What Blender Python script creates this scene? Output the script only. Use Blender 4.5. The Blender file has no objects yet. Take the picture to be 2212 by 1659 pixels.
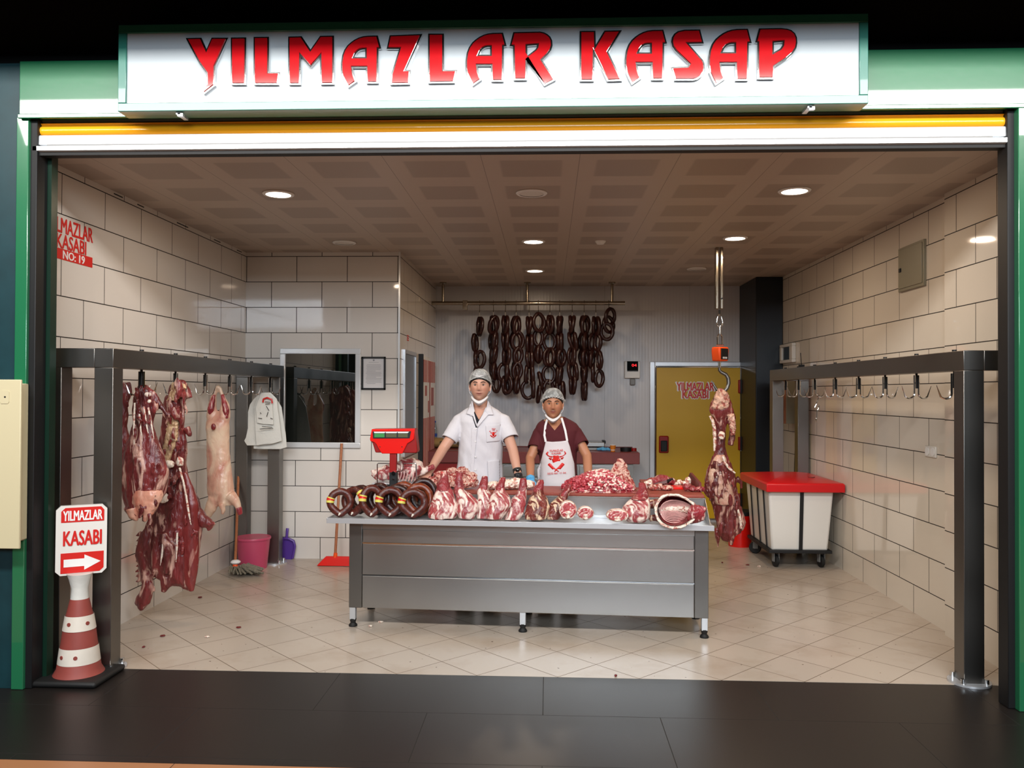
import bpy, bmesh, math, random
import numpy as np
from mathutils import Vector, Matrix, noise, Quaternion
random.seed(7)
S = bpy.context.scene
COL = S.collection
# ---------------------------------------------------------------- camera
F, W, H = 1785.0, 2212, 1659
YAW, PIT, ROL, CH = math.radians(-2.5), math.radians(.61), math.radians(.25), 1.66
def cam_axes():
    f = Vector((math.sin(YAW)*math.cos(PIT), math.cos(YAW)*math.cos(PIT), math.sin(PIT)))
    r = Vector((math.cos(YAW), -math.sin(YAW), 0)); u = r.cross(f)
    c, s = math.cos(ROL), math.sin(ROL)
    return c*r+s*u, -s*r+c*u, f
CR, CU, CF = cam_axes()
cam = bpy.data.cameras.new('camera'); cam.lens = F/W*36; cam.sensor_width = 36; cam.clip_end = 100
co = bpy.data.objects.new('camera', cam); COL.objects.link(co)
M = Matrix((CR, CU, -CF)).transposed().to_4x4(); M.translation = (0, 0, CH); co.matrix_world = M
S.camera = co
def P(x, y, Y):
    """world point seen at photo pixel (x, y) lying at depth Y"""
    d = CF+(x-W/2)/F*CR-(y-H/2)/F*CU
    return d*(Y/d.y)+Vector((0, 0, CH))
def PZ(x, y, z):
    d = CF+(x-W/2)/F*CR-(y-H/2)/F*CU
    return d*((z-CH)/d.z)+Vector((0, 0, CH))
def PXp(x, y, X):
    d = CF+(x-W/2)/F*CR-(y-H/2)/F*CU
    return d*(X/d.x)+Vector((0, 0, CH))
# ---------------------------------------------------------------- view, world, lights
S.view_settings.view_transform = 'Standard'; S.view_settings.look = 'None'
S.view_settings.gamma = 1; S.view_settings.use_curve_mapping = False
S.view_settings.exposure = 0.0
wd = bpy.data.worlds.new('world'); S.world = wd; wd.use_nodes = True
wd.node_tree.nodes['Background'].inputs[0].default_value = (.55, .62, .7, 1)
wd.node_tree.nodes['Background'].inputs[1].default_value = .012
def area(name, loc, target, sx, sy, e, col, shape='RECTANGLE', spread=180):
    l = bpy.data.lights.new(name, 'AREA'); l.shape = shape; l.size = sx; l.size_y = sy; l.energy = e; l.color = col
    l.spread = math.radians(spread)
    o = bpy.data.objects.new(name, l); COL.objects.link(o); o.location = loc
    o.rotation_euler = (Vector(target)-Vector(loc)).to_track_quat('-Z', 'Y').to_euler()
    return o
# row of ceiling lamps in the market hall just in front of the shop
area('hall_lamp_row', (-.2, 1.55, 4.13), (-.2, 5.2, 1.8), 9.4, .40, 430, (1, .96, .92))
# daylight from the hall's high windows behind the camera
area('hall_daylight', (.6, -6.0, 4.2), (0, 7, 1.6), 6, 1.6, 600, (.80, .90, 1))
CZ = 3.055
LAMPS = [(-1.9, 5.72, 1), (-.12, 5.74, 0), (1.68, 5.72, 1), (-1.9, 7.6, 0), (-.14, 7.58, 1), (1.665, 7.45, 1), (-.155, 9.4, 1), (1.65, 9.28, 0)]
for i, (x, y, on) in enumerate(LAMPS):
    if on: area('downlight_glow', (x, y, CZ-.03), (x, y, 0), .17, .17, 11, (1, .76, .54), 'DISK')
# ---------------------------------------------------------------- materials
def lin(h):
    if not isinstance(h, str): return tuple(h)+(1,)
    c = [int(h[i:i+2], 16)/255 for i in (0, 2, 4)]
    return tuple(v/12.92 if v <= .04045 else ((v+.055)/1.055)**2.4 for v in c)+(1,)
def nmat(name):
    m = bpy.data.materials.new(name); m.use_nodes = True
    return m, m.node_tree, m.node_tree.nodes['Principled BSDF']
def setp(b, **k):
    for n, v in k.items():
        b.inputs[n.replace('_', ' ')].default_value = v
def N(t, typ, ins=None, **k):
    n = t.nodes.new(typ)
    for a, v in k.items(): setattr(n, a, v)
    for a, v in (ins or {}).items():
        if hasattr(v, 'is_linked') or isinstance(v, bpy.types.NodeSocket): t.links.new(v, n.inputs[a])
        else: n.inputs[a].default_value = v
    return n
def ramp(t, fac, stops, interp='LINEAR'):
    r = N(t, 'ShaderNodeValToRGB', {0: fac}); cr = r.color_ramp; cr.interpolation = interp
    while len(cr.elements) < len(stops): cr.elements.new(.5)
    for e, (p, c) in zip(cr.elements, stops): e.position = p; e.color = lin(c) if isinstance(c, str) else (c, c, c, 1)
    return r.outputs[0]
def mat(name, col, rough=.5, metal=0, bump=0, bscale=60, var=0, coat=0, ior=1.45, stretch=None, emis=0):
    m, t, b = nmat(name); c = lin(col); setp(b, Base_Color=c, Roughness=rough, Metallic=metal, IOR=ior, Coat_Weight=coat)
    if bump or var:
        tc = N(t, 'ShaderNodeTexCoord').outputs['Object']
        if stretch:
            tc = N(t, 'ShaderNodeMapping', {'Vector': tc, 'Scale': stretch}).outputs[0]
        nz = N(t, 'ShaderNodeTexNoise', {'Vector': tc, 'Scale': bscale, 'Detail': 4}).outputs[0]
        if bump:
            bp = N(t, 'ShaderNodeBump', {'Height': nz, 'Strength': bump, 'Distance': .01}); t.links.new(bp.outputs[0], b.inputs['Normal'])
        if var:
            k = N(t, 'ShaderNodeMapRange', {0: nz, 1: .3, 2: .7, 3: 1-var, 4: 1+var}).outputs[0]
            mx = N(t, 'ShaderNodeVectorMath', {0: c[:3], 'Scale': k}, operation='SCALE'); t.links.new(mx.outputs[0], b.inputs['Base Color'])
    if emis: setp(b, Emission_Color=c, Emission_Strength=emis)
    return m
def tile_mat(name, uvec, vvec, uo, vo, w, h, col, grout, rough=.05, mortar=.0035, dirt=0, bump=.0):
    """tiles laid in world metres: u = p.uvec - uo, v = p.vvec - vo"""
    m, t, b = nmat(name)
    p = N(t, 'ShaderNodeNewGeometry').outputs['Position']
    u = N(t, 'ShaderNodeMath', {0: N(t, 'ShaderNodeVectorMath', {0: p, 1: uvec}, operation='DOT_PRODUCT').outputs['Value'], 1: uo}, operation='SUBTRACT').outputs[0]
    v = N(t, 'ShaderNodeMath', {0: N(t, 'ShaderNodeVectorMath', {0: p, 1: vvec}, operation='DOT_PRODUCT').outputs['Value'], 1: vo}, operation='SUBTRACT').outputs[0]
    vec = N(t, 'ShaderNodeCombineXYZ', {0: u, 1: v}).outputs[0]
    c2 = tuple(x*.955 for x in lin(col)[:3])+(1,)
    br = N(t, 'ShaderNodeTexBrick', {'Vector': vec, 'Color1': lin(col), 'Color2': c2, 'Mortar': lin(grout), 'Scale': 1,
           'Mortar Size': mortar, 'Mortar Smooth': .1, 'Bias': 0, 'Brick Width': w, 'Row Height': h}, offset=0 if w == h else .5)
    c = br.outputs[0]
    if dirt:
        nz = N(t, 'ShaderNodeTexNoise', {'Vector': p, 'Scale': 1.7, 'Detail': 7, 'Roughness': .62}).outputs[0]
        f = N(t, 'ShaderNodeMapRange', {0: nz, 1: .5, 2: .72, 3: 0, 4: dirt}).outputs[0]
        c = N(t, 'ShaderNodeMixRGB', {0: f, 1: c, 2: lin('8d7458')}).outputs[0]
        nz2 = N(t, 'ShaderNodeTexNoise', {'Vector': p, 'Scale': 34, 'Detail': 1}).outputs[0]
        f2 = N(t, 'ShaderNodeMapRange', {0: nz2, 1: .765, 2: .785, 3: 0, 4: .8}).outputs[0]
        c = N(t, 'ShaderNodeMixRGB', {0: f2, 1: c, 2: lin('4a3226')}).outputs[0]
    t.links.new(c, b.inputs['Base Color'])
    bp = N(t, 'ShaderNodeBump', {'Height': br.outputs['Fac'], 'Strength': .5, 'Distance': -.002}); t.links.new(bp.outputs[0], b.inputs['Normal'])
    r = N(t, 'ShaderNodeMapRange', {0: br.outputs['Fac'], 3: rough, 4: .7}).outputs[0]; t.links.new(r, b.inputs['Roughness'])
    return m
def meat_mat(name, red, dark, fat, amount=.5, scale=14, stretch=(1, 1, .45), rough=.32, dist=2.2, bump=.5, sharp=.05):
    m, t, b = nmat(name)
    tc = N(t, 'ShaderNodeTexCoord').outputs['Object']
    mp = N(t, 'ShaderNodeMapping', {'Vector': tc, 'Scale': stretch}).outputs[0]
    n1 = N(t, 'ShaderNodeTexNoise', {'Vector': mp, 'Scale': scale, 'Detail': 5, 'Distortion': dist}).outputs[0]
    n2 = N(t, 'ShaderNodeTexNoise', {'Vector': mp, 'Scale': scale*.55, 'Detail': 6, 'Distortion': 1.2}).outputs[0]
    n3 = N(t, 'ShaderNodeTexNoise', {'Vector': mp, 'Scale': scale*5, 'Detail': 3, 'Distortion': 1}).outputs[0]
    base = ramp(t, n2, [(.3, dark), (.62, red)])
    fine = ramp(t, n3, [(.35, .85), (.65, 1.08)])
    base = N(t, 'ShaderNodeMixRGB', {0: 1, 1: base, 2: fine}, blend_type='MULTIPLY').outputs[0]
    thr = .5+(.5-amount)*.42
    f = N(t, 'ShaderNodeMapRange', {0: n1, 1: thr-sharp, 2: thr+sharp, 3: 0, 4: 1}).outputs[0]
    c = N(t, 'ShaderNodeMixRGB', {0: f, 1: base, 2: lin(fat)}).outputs[0]
    t.links.new(c, b.inputs['Base Color'])
    hb = N(t, 'ShaderNodeMath', {0: n1, 1: n3}, operation='ADD').outputs[0]
    bp = N(t, 'ShaderNodeBump', {'Height': hb, 'Strength': bump, 'Distance': .012}); t.links.new(bp.outputs[0], b.inputs['Normal'])
    setp(b, Roughness=rough, Subsurface_Weight=.05, Coat_Weight=.12, Coat_Roughness=.2)
    return m
def attr_mat(name, rough=.5, bump=.15, sss=.05, bscale=300):
    m, t, b = nmat(name)
    a = N(t, 'ShaderNodeAttribute', attribute_name='Col').outputs['Color']
    t.links.new(a, b.inputs['Base Color'])
    tc = N(t, 'ShaderNodeTexCoord').outputs['Object']
    nz = N(t, 'ShaderNodeTexNoise', {'Vector': tc, 'Scale': bscale, 'Detail': 2}).outputs[0]
    bp = N(t, 'ShaderNodeBump', {'Height': nz, 'Strength': bump, 'Distance': .002}); t.links.new(bp.outputs[0], b.inputs['Normal'])
    setp(b, Roughness=rough, Subsurface_Weight=sss); return m
def steel_mat(name, col='a8a5a0', rough=.28, aniso=(1, 60, 60), bump=.06):
    m, t, b = nmat(name)
    tc = N(t, 'ShaderNodeTexCoord').outputs['Object']
    mp = N(t, 'ShaderNodeMapping', {'Vector': tc, 'Scale': aniso}).outputs[0]
    n1 = N(t, 'ShaderNodeTexNoise', {'Vector': mp, 'Scale': 9, 'Detail': 5}).outputs[0]
    n2 = N(t, 'ShaderNodeTexNoise', {'Vector': tc, 'Scale': 2.3, 'Detail': 1}).outputs[0]
    r = N(t, 'ShaderNodeMapRange', {0: n2, 1: .3, 2: .7, 3: rough*.92, 4: rough*1.1}).outputs[0]; t.links.new(r, b.inputs['Roughness'])
    bp = N(t, 'ShaderNodeBump', {'Height': n1, 'Strength': bump, 'Distance': .002})
    t.links.new(bp.outputs[0], b.inputs['Normal'])
    c = lin(col); setp(b, Metallic=1, Base_Color=c)
    return m
TH, TV = .2548, .212
ZV = (0, 0, 1)
MT = {
 'tile_left': tile_mat('white_tile_left', (0, 1, 0), ZV, 5.51+.2515, TV, .503, TH, 'd9d4cd', '1c1714'),
 'tile_rear': tile_mat('white_tile_rear', (1, 0, 0), ZV, -2.26, TV, .509, TH, 'd9d4cd', '1c1714'),
 'tile_side': tile_mat('white_tile_side', (0, 1, 0), ZV, 8.65, TV, .503, TH, 'd5cec4', '1c1714'),
 'tile_right': tile_mat('white_tile_right', (0, 1, 0), ZV, 6.19-.2525, TV, .505, TH, 'dad2c4', '1c1714'),
 'floor': tile_mat('beige_floor_tile', (.70711, .70711, 0), (-.70711, .70711, 0), (.063+4.855)*.70711, (4.855-.063)*.70711, .3354, .3354, 'b9ad9f', '54402f', rough=.25, mortar=.0022, dirt=.35),
 'stone': tile_mat('dark_stone_floor', (1, 0, 0), (0, 1, 0), -.62, 4.28, 1.2, .58, '1b1715', '0c0a09', rough=.38, mortar=.002),
 'terra': tile_mat('terracotta_floor', (1, 0, 0), (0, 1, 0), -.46, 3.64, 1.2, 1.2, 'a8744f', '3a2418', rough=.3, mortar=.002),
 'green': mat('green_paint', '1f6a45', .3, bump=.04, bscale=25, coat=1),
 'darkgreen': mat('dark_green_paint', '0e2a1e', .35, bump=.04),
 'teal': mat('dark_teal_paint', '12343a', .45, bump=.08, bscale=8, var=.12),
 'teal_frame': mat('teal_sign_frame', '2a6e60', .3, coat=.3),
 'black': mat('black_paint', '0b0c0e', .55), 'blackrub': mat('black_rubber', '141414', .6),
 'navy': mat('dark_navy_paint', '0a131c', .4), 'void': mat('dark_upper_paint', '07080a', .9),
 'white': mat('white_paint', 'e6e6e4', .35), 'whiteplastic': mat('white_plastic', 'dcd9d2', .3),
 'yellow': mat('yellow_enamel', 'f0a51c', .25, coat=.4), 'yelldoor': mat('yellow_door_laminate', 'c9a012', .4),
 'alu': mat('aluminium', 'c9ccd0', .3, .55), 'aluw': mat('white_aluminium', 'dfe3e6', .22, .3),
 'chrome': mat('chrome', 'd8d8d8', .08, 1), 'gold': mat('steel_warm', '9c9282', .2, 1),
 'steel': steel_mat('brushed_steel', 'aaa7a2', .3), 'steelr': steel_mat('rail_steel', '7d7a76', .36, (30, 30, 1)),
 'steelp': steel_mat('panel_steel', 'a9a7a4', .32, (1, 40, 40), .02),
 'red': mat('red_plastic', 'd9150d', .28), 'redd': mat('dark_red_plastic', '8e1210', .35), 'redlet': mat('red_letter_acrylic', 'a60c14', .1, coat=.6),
 'stripe': mat('faded_red_stripe', 'a4554c', .5),
 'reddecal': mat('red_vinyl', 'c9201a', .35), 'redlid': mat('red_lid_plastic', 'c6141a', .3, bump=.05, bscale=8),
 'orange': mat('orange_plastic', 'f2561a', .4), 'orangec': mat('orange_card', 'd07a20', .6),
 'pink': mat('pink_plastic', 'c04a6a', .35), 'purple': mat('purple_plastic', '54348e', .35),
 'wood': mat('wooden_handle', 'a0623e', .5, bump=.1, bscale=20, var=.2, stretch=(8, 8, .6)),
 'mop': mat('grey_mop_yarn', '7d7768', .9, bump=.8, bscale=90, var=.25),
 'grey': mat('grey_paint', '7a7a78', .4), 'greybox': mat('grey_green_paint', '8b8672', .4), 'cream': mat('cream_enamel', 'c9bf9c', .4, bump=.02),
 'board': mat('red_cutting_board', '8f4234', .45, bump=.15, bscale=30, var=.12), 'boardb': mat('maroon_board', '6f2b28', .45, var=.06, bscale=20),
 'cone': mat('faded_red_rubber', '8c4038', .55, var=.1, bscale=10), 'conew': mat('cone_white_band', 'd8cfc2', .45, var=.05, bscale=12),
 'paper': mat('white_paper', 'd6d4d4', .6), 'paperline': mat('grey_print', '8f8f92', .6),
 'saus': mat('dark_sausage_casing', '2c100d', .34, bump=.2, bscale=40, var=.3, coat=.1), 'sausc': mat('brown_sausage_casing', '4e1f17', .36, bump=.35, bscale=45, var=.45, coat=.1),
 'sauso': mat('orange_brown_sausage_casing', '6e2f17', .34, bump=.3, bscale=40, var=.5, coat=.15),
 'yellab': mat('yellow_label', 'cfc65a', .5), 'string': mat('white_string', 'c9c0b4', .7),
 'meat': meat_mat('lamb_leg_meat', 'a8484a', '86343a', 'e6d2c6', .50, 10, (1, 1, .5)),
 'beef': meat_mat('hanging_beef', '843030', '481818', 'c89c8c', .30, 8, (1.2, 1.2, .35), bump=.6),
 'beefp': meat_mat('pale_hanging_beef', 'b0584e', '7c3030', 'd9b09a', .55, 9, (1, 1, .5), bump=.9),
 'shank': meat_mat('shank_meat', '9c3038', '6c1c22', 'd9b0a4', .28, 16, (1, 1, .35)),
 'trim': meat_mat('meat_trimmings', 'b8483f', '8c2a28', 'e6bcaa', .5, 22, (1, 1, 1), bump=.9),
 'bone': meat_mat('pale_fat', 'c47868', 'a85a50', 'ecdccc', .66, 14, (1, 1, 1)),
 'lamb': meat_mat('lamb_skin', 'c88a72', 'a86054', 'd9bfa6', .62, 5, (1, 1, .6), dist=1.2, sharp=.14, bump=.35),
 'ribred': meat_mat('rib_inner_meat', '7c2226', '5c1216', 'b06060', .2, 20), 'ribb': mat('rib_bone', 'd2a09a', .3, var=.15, bscale=40, coat=.4),
 'dark': mat('dark_glassy', '0a0c0b', .05, coat=.5),
 'cloth': mat('white_coat_cloth', 'c9c7cc', .85, bump=.5, bscale=22, stretch=(1, 1, .5)), 'clothn': mat('navy_cloth', '14161f', .85),
 'tee': mat('maroon_jersey', '4a1018', .85, bump=.15, bscale=18), 'apron': mat('grey_white_apron', 'cfc9cb', .8, bump=.25, bscale=12),
 'pants': mat('dark_trousers', '1c1e26', .85), 'hair': mat('black_hair', '120d0b', .6, bump=.4, bscale=80),
 'bluegl': mat('blue_nitrile', '4f9ccb', .4, bump=.2, bscale=70), 'blkgl': mat('black_nitrile', '14161b', .4, bump=.2, bscale=70),
 'bag': mat('white_plastic_bag', 'd2d1ca', .35, bump=.5, bscale=14), 'sack': mat('tan_sack', 'a08250', .7, bump=.3),
 'eye': mat('eye_white', 'b9aca4', .2), 'iris': mat('dark_iris', '1c110c', .2), 'brow': mat('dark_brow', '1a110d', .8),
 'skin': attr_mat('skin', .5, .1), 'bluecap': mat('blue_cap', '2a4a9a', .4),
}
def ceiling_mat():
    m, t, b = nmat('ceiling_panel')
    p = N(t, 'ShaderNodeNewGeometry').outputs['Position']; s = N(t, 'ShaderNodeSeparateXYZ', {0: p})
    def band(o, off, pitch, a, e):
        q = N(t, 'ShaderNodeMath', {0: N(t, 'ShaderNodeMath', {0: o, 1: off}, operation='SUBTRACT').outputs[0], 1: pitch}, operation='FLOORED_MODULO').outputs[0]
        lo = N(t, 'ShaderNodeMapRange', {0: q, 1: a-e, 2: a+e, 3: 1, 4: 0}).outputs[0]
        hi = N(t, 'ShaderNodeMapRange', {0: q, 1: 0, 2: e*2, 3: 0, 4: 1}).outputs[0]
        return N(t, 'ShaderNodeMath', {0: lo, 1: hi}, operation='MULTIPLY').outputs[0]
    sq = N(t, 'ShaderNodeMath', {0: band(s.outputs[0], -.89, .585, .385, .008), 1: band(s.outputs[1], 4.935, .61, .385, .008)}, operation='MULTIPLY').outputs[0]
    sx = band(s.outputs[0], -.99, .585, .004, .001); sy = band(s.outputs[1], 5.43, .61, .003, .001)
    c = N(t, 'ShaderNodeMixRGB', {0: sq, 1: lin('b5a698'), 2: lin('a09184')}).outputs[0]
    c = N(t, 'ShaderNodeMixRGB', {0: sx, 1: c, 2: lin('66584c')}).outputs[0]
    c = N(t, 'ShaderNodeMixRGB', {0: N(t, 'ShaderNodeMath', {0: sy, 1: .3}, operation='MULTIPLY').outputs[0], 1: c, 2: lin('66584c')}).outputs[0]
    t.links.new(c, b.inputs['Base Color'])
    setp(b, Roughness=.42); return m
MT['ceil'] = ceiling_mat()
def ribbed_mat():
    m, t, b = nmat('ribbed_white_panel')
    p = N(t, 'ShaderNodeNewGeometry').outputs['Position']; s = N(t, 'ShaderNodeSeparateXYZ', {0: p})
    w = N(t, 'ShaderNodeMath', {0: N(t, 'ShaderNodeMath', {0: s.outputs[0], 1: 2*math.pi/.04}, operation='MULTIPLY').outputs[0]}, operation='SINE').outputs[0]
    bp = N(t, 'ShaderNodeBump', {'Height': w, 'Strength': .07, 'Distance': .003}); t.links.new(bp.outputs[0], b.inputs['Normal'])
    j = N(t, 'ShaderNodeMath', {0: N(t, 'ShaderNodeMath', {0: s.outputs[0], 1: .37}, operation='ADD').outputs[0], 1: 1.1}, operation='FLOORED_MODULO').outputs[0]
    f = N(t, 'ShaderNodeMapRange', {0: j, 1: .004, 2: .006, 3: .5, 4: 0}).outputs[0]
    c = N(t, 'ShaderNodeMixRGB', {0: f, 1: lin('c6c6c8'), 2: lin('77787a')}).outputs[0]; t.links.new(c, b.inputs['Base Color'])
    setp(b, Roughness=.3); return m
MT['rib'] = ribbed_mat()
def net_mat():
    m, t, b = nmat('hair_net'); tc = N(t, 'ShaderNodeTexCoord').outputs['Object']
    g = N(t, 'ShaderNodeTexNoise', {'Vector': tc, 'Scale': 24, 'Detail': 3, 'Distortion': .8}).outputs[0]
    a = N(t, 'ShaderNodeMapRange', {0: g, 1: .42, 2: .62, 3: .30, 4: .62}).outputs[0]
    t.links.new(a, b.inputs['Alpha']); setp(b, Base_Color=lin('cfd2d0'), Roughness=.7); return m
MT['net'] = net_mat()
def glass_mat(name, col, tr=.9, rough=.02):
    m, t, b = nmat(name); setp(b, Base_Color=lin(col), Transmission_Weight=tr, Roughness=rough); return m
MT['pet'] = glass_mat('clear_plastic', 'c9dbe6', .85, .08)
def led_mat():
    m, t, b = nmat('lamp_diffuser'); setp(b, Base_Color=(1, .9, .8, 1), Emission_Color=(1, .86, .70, 1), Emission_Strength=14); return m
MT['lamp'] = led_mat(); MT['led'] = mat('red_led', 'ff1c22', .4, emis=2.5)
MT['lcdg'] = mat('green_lcd', '3f8a4c', .3); MT['lcd'] = mat('olive_lcd', '57573f', .3)
# ---------------------------------------------------------------- mesh helpers
class MB:
    def __init__(s): s.v = []; s.f = []
    def add(s, vs, fs):
        o = len(s.v); s.v += [Vector(v) for v in vs]; s.f += [tuple(i+o for i in f) for f in fs]; return s
    def box(s, a, b, M=None):
        x0, y0, z0 = a; x1, y1, z1 = b
        vs = [Vector(p) for p in ((x0, y0, z0), (x1, y0, z0), (x1, y1, z0), (x0, y1, z0), (x0, y0, z1), (x1, y0, z1), (x1, y1, z1), (x0, y1, z1))]
        if M: vs = [M@v for v in vs]
        return s.add(vs, [(0, 3, 2, 1), (4, 5, 6, 7), (0, 1, 5, 4), (1, 2, 6, 5), (2, 3, 7, 6), (3, 0, 4, 7)])
    def tube(s, pts, rad, n=12, flat=1.0, side=None, caps=True, closed=False):
        """tube through pts; rad number or list (or list of (rx, ry)); side = preferred direction of rx"""
        pts = [Vector(p) for p in pts]; k = len(pts)
        if not isinstance(rad, (list, tuple)): rad = [rad]*k
        rings = []; prev = Vector(side) if side else None
        for i in range(k):
            if closed: d = pts[(i+1) % k]-pts[i-1]
            else: d = pts[min(i+1, k-1)]-pts[max(i-1, 0)]
            d = d.normalized() if d.length > 1e-9 else Vector((0, 0, 1))
            if prev is None: prev = Vector((1, 0, 0)) if abs(d.x) < .9 else Vector((0, 1, 0))
            ref = Vector(side) if side else prev
            u = (ref-d*ref.dot(d))
            u = u.normalized() if u.length > 1e-6 else d.orthogonal().normalized()
            w = d.cross(u); prev = u
            r = rad[i]; rx, ry = (r if isinstance(r, (list, tuple)) else (r, r*flat))
            rings.append([pts[i]+u*(rx*math.cos(2*math.pi*j/n))+w*(ry*math.sin(2*math.pi*j/n)) for j in range(n)])
        return s.rings(rings, caps, closed)
    def rings(s, rings, caps=True, closed=False):
        n = len(rings[0]); k = len(rings); vs = [v for r in rings for v in r]; fs = []
        for i in range(k if closed else k-1):
            a = i*n; b = ((i+1) % k)*n
            for j in range(n): fs.append((a+j, a+(j+1) % n, b+(j+1) % n, b+j))
        if caps and not closed: fs += [tuple(range(n-1, -1, -1)), tuple((k-1)*n+j for j in range(n))]
        return s.add(vs, fs)
    def cyl(s, a, b, r, r2=None, n=20): return s.tube([a, b], [r, r if r2 is None else r2], n)
    def ball(s, c, r, n=12, M=None):
        r = r if isinstance(r, (tuple, list)) else (r, r, r); c = Vector(c)
        rings = []
        for i in range(1, n):
            t = math.pi*i/n
            ring = [Vector((r[0]*math.sin(t)*math.cos(2*math.pi*j/(2*n)), r[1]*math.sin(t)*math.sin(2*math.pi*j/(2*n)), -r[2]*math.cos(t))) for j in range(2*n)]
            rings.append([(M@v if M else v)+c for v in ring])
        return s.rings(rings)
    def lathe(s, prof, c=(0, 0, 0), n=32, caps=True):
        c = Vector(c)
        return s.rings([[c+Vector((r*math.cos(2*math.pi*j/n), r*math.sin(2*math.pi*j/n), z)) for j in range(n)] for r, z in prof], caps)
    def quad(s, a, b, c, d): return s.add([a, b, c, d], [(0, 1, 2, 3)])
    def prism(s, loop, dv):
        """polygon loop of 3-D points swept by dv"""
        n = len(loop); dv = Vector(dv); vs = [Vector(p) for p in loop]
        return s.add(vs+[v+dv for v in vs], [tuple(range(n)), tuple(range(2*n-1, n-1, -1))]+[(i, i+n, (i+1) % n+n, (i+1) % n) for i in range(n)])
    def xf(s, M): s.v = [M@v for v in s.v]; return s
    def mesh(s, name='m'):
        me = bpy.data.meshes.new(name); me.from_pydata([tuple(v) for v in s.v], [], s.f); me.validate()
        bm = bmesh.new(); bm.from_mesh(me); bmesh.ops.recalc_face_normals(bm, faces=bm.faces); bm.to_mesh(me); bm.free()
        return me
def wm(o):
    return (wm(o.parent)@o.matrix_basis) if o.parent else o.matrix_basis.copy()
def link(name, me, m, parent=None, smooth=True, bevel=0, loc=None):
    """one mesh object; without a parent it is a top-level object with its origin at its own base"""
    me.name = name
    if m: me.materials.clear(); me.materials.append(MT[m] if isinstance(m, str) else m)
    if len(me.polygons): me.polygons.foreach_set('use_smooth', [bool(smooth)]*len(me.polygons))
    o = bpy.data.objects.new(name, me); COL.objects.link(o)
    if parent is not None:
        o.parent = parent; me.transform(wm(parent).inverted())
    else:
        n = len(me.vertices); a = np.empty(n*3); me.vertices.foreach_get('co', a); a = a.reshape(-1, 3)
        lo, hi = a.min(0), a.max(0); b = Vector(((lo[0]+hi[0])/2, (lo[1]+hi[1])/2, lo[2]))
        me.transform(Matrix.Translation(-b)); o.location = b
    if bevel:
        bv = o.modifiers.new('bevel', 'BEVEL'); bv.width = bevel; bv.segments = 2; bv.limit_method = 'ANGLE'; bv.angle_limit = .6
    if smooth == 'auto' or bevel or smooth is True:
        try: me.set_sharp_from_angle(angle=math.radians(38))
        except Exception: pass
    return o
def obj(name, mb, m, parent=None, smooth=True, bevel=0): return link(name, mb.mesh(name), m, parent, smooth, bevel)
def tag(o, label=None, cat=None, group=None, kind=None):
    if label: o['label'] = label
    if cat: o['category'] = cat
    if group: o['group'] = group
    if kind: o['kind'] = kind
    return o
def thing(name, label, cat, loc=(0, 0, 0), rz=0, group=None):
    o = bpy.data.objects.new(name, None); COL.objects.link(o); o.empty_display_size = .1
    o.location = loc; o.rotation_euler = (0, 0, rz)
    return tag(o, label, cat, group)
def struct(name, mb, m, smooth=False, bevel=0): return tag(obj(name, mb, m, None, smooth, bevel), kind='structure')
def parent_kids(o):
    return [c for c in bpy.data.objects if c.parent == o]
def dup(root, loc, rz, label=None, cat=None, group=None, kids=None):
    r = root.copy(); COL.objects.link(r); r.location = loc; r.rotation_euler = (0, 0, rz)
    if label: r['label'] = label
    if group: r['group'] = group
    for ch in (kids if kids is not None else parent_kids(root)):
        c = ch.copy(); COL.objects.link(c); c.parent = r
    return r
def text_mesh(body, w, h, thick=.001, bold=0.0):
    cu = bpy.data.curves.new('t', 'FONT'); cu.body = body; cu.size = 1; cu.align_x = 'CENTER'; cu.align_y = 'CENTER'; cu.extrude = .01
    cu.resolution_u = 3; cu.space_line = .85
    o = bpy.data.objects.new('t', cu); COL.objects.link(o); dg = bpy.context.evaluated_depsgraph_get()
    me = bpy.data.meshes.new_from_object(o.evaluated_get(dg)); bpy.data.objects.remove(o); bpy.data.curves.remove(cu)
    n = len(me.vertices); a = np.empty(n*3); me.vertices.foreach_get('co', a); a = a.reshape(-1, 3)
    lo, hi = a.min(0), a.max(0); a -= (lo+hi)/2; a[:, 0] *= w/(hi[0]-lo[0]); a[:, 1] *= h/(hi[1]-lo[1]); a[:, 2] *= thick/.02
    me.vertices.foreach_set('co', a.ravel())
    if bold:   # heavier strokes: overlapping copies of the outline a stroke fraction apart
        b = bold*.9*h; bm = bmesh.new()
        for i, (dx, dy) in enumerate(((0, 0), (b, 0), (-b, 0), (0, b*.8), (0, -b*.8))):
            m2 = me.copy(); m2.transform(Matrix.Translation((dx, dy, -thick*.06*i))); bm.from_mesh(m2); bpy.data.meshes.remove(m2)
        bm.to_mesh(me); bm.free()
    return me
def frame(o, ux, uy):
    ux = Vector(ux).normalized(); uy = Vector(uy); uy = (uy-ux*uy.dot(ux)).normalized(); uz = ux.cross(uy)
    M = Matrix((ux, uy, uz)).transposed().to_4x4(); M.translation = o; return M
def text(name, body, w, h, M, m, parent=None, thick=.001, bold=.0):
    me = text_mesh(body, w, h, thick, bold); me.transform(M); return link(name, me, m, parent, False)
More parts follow.
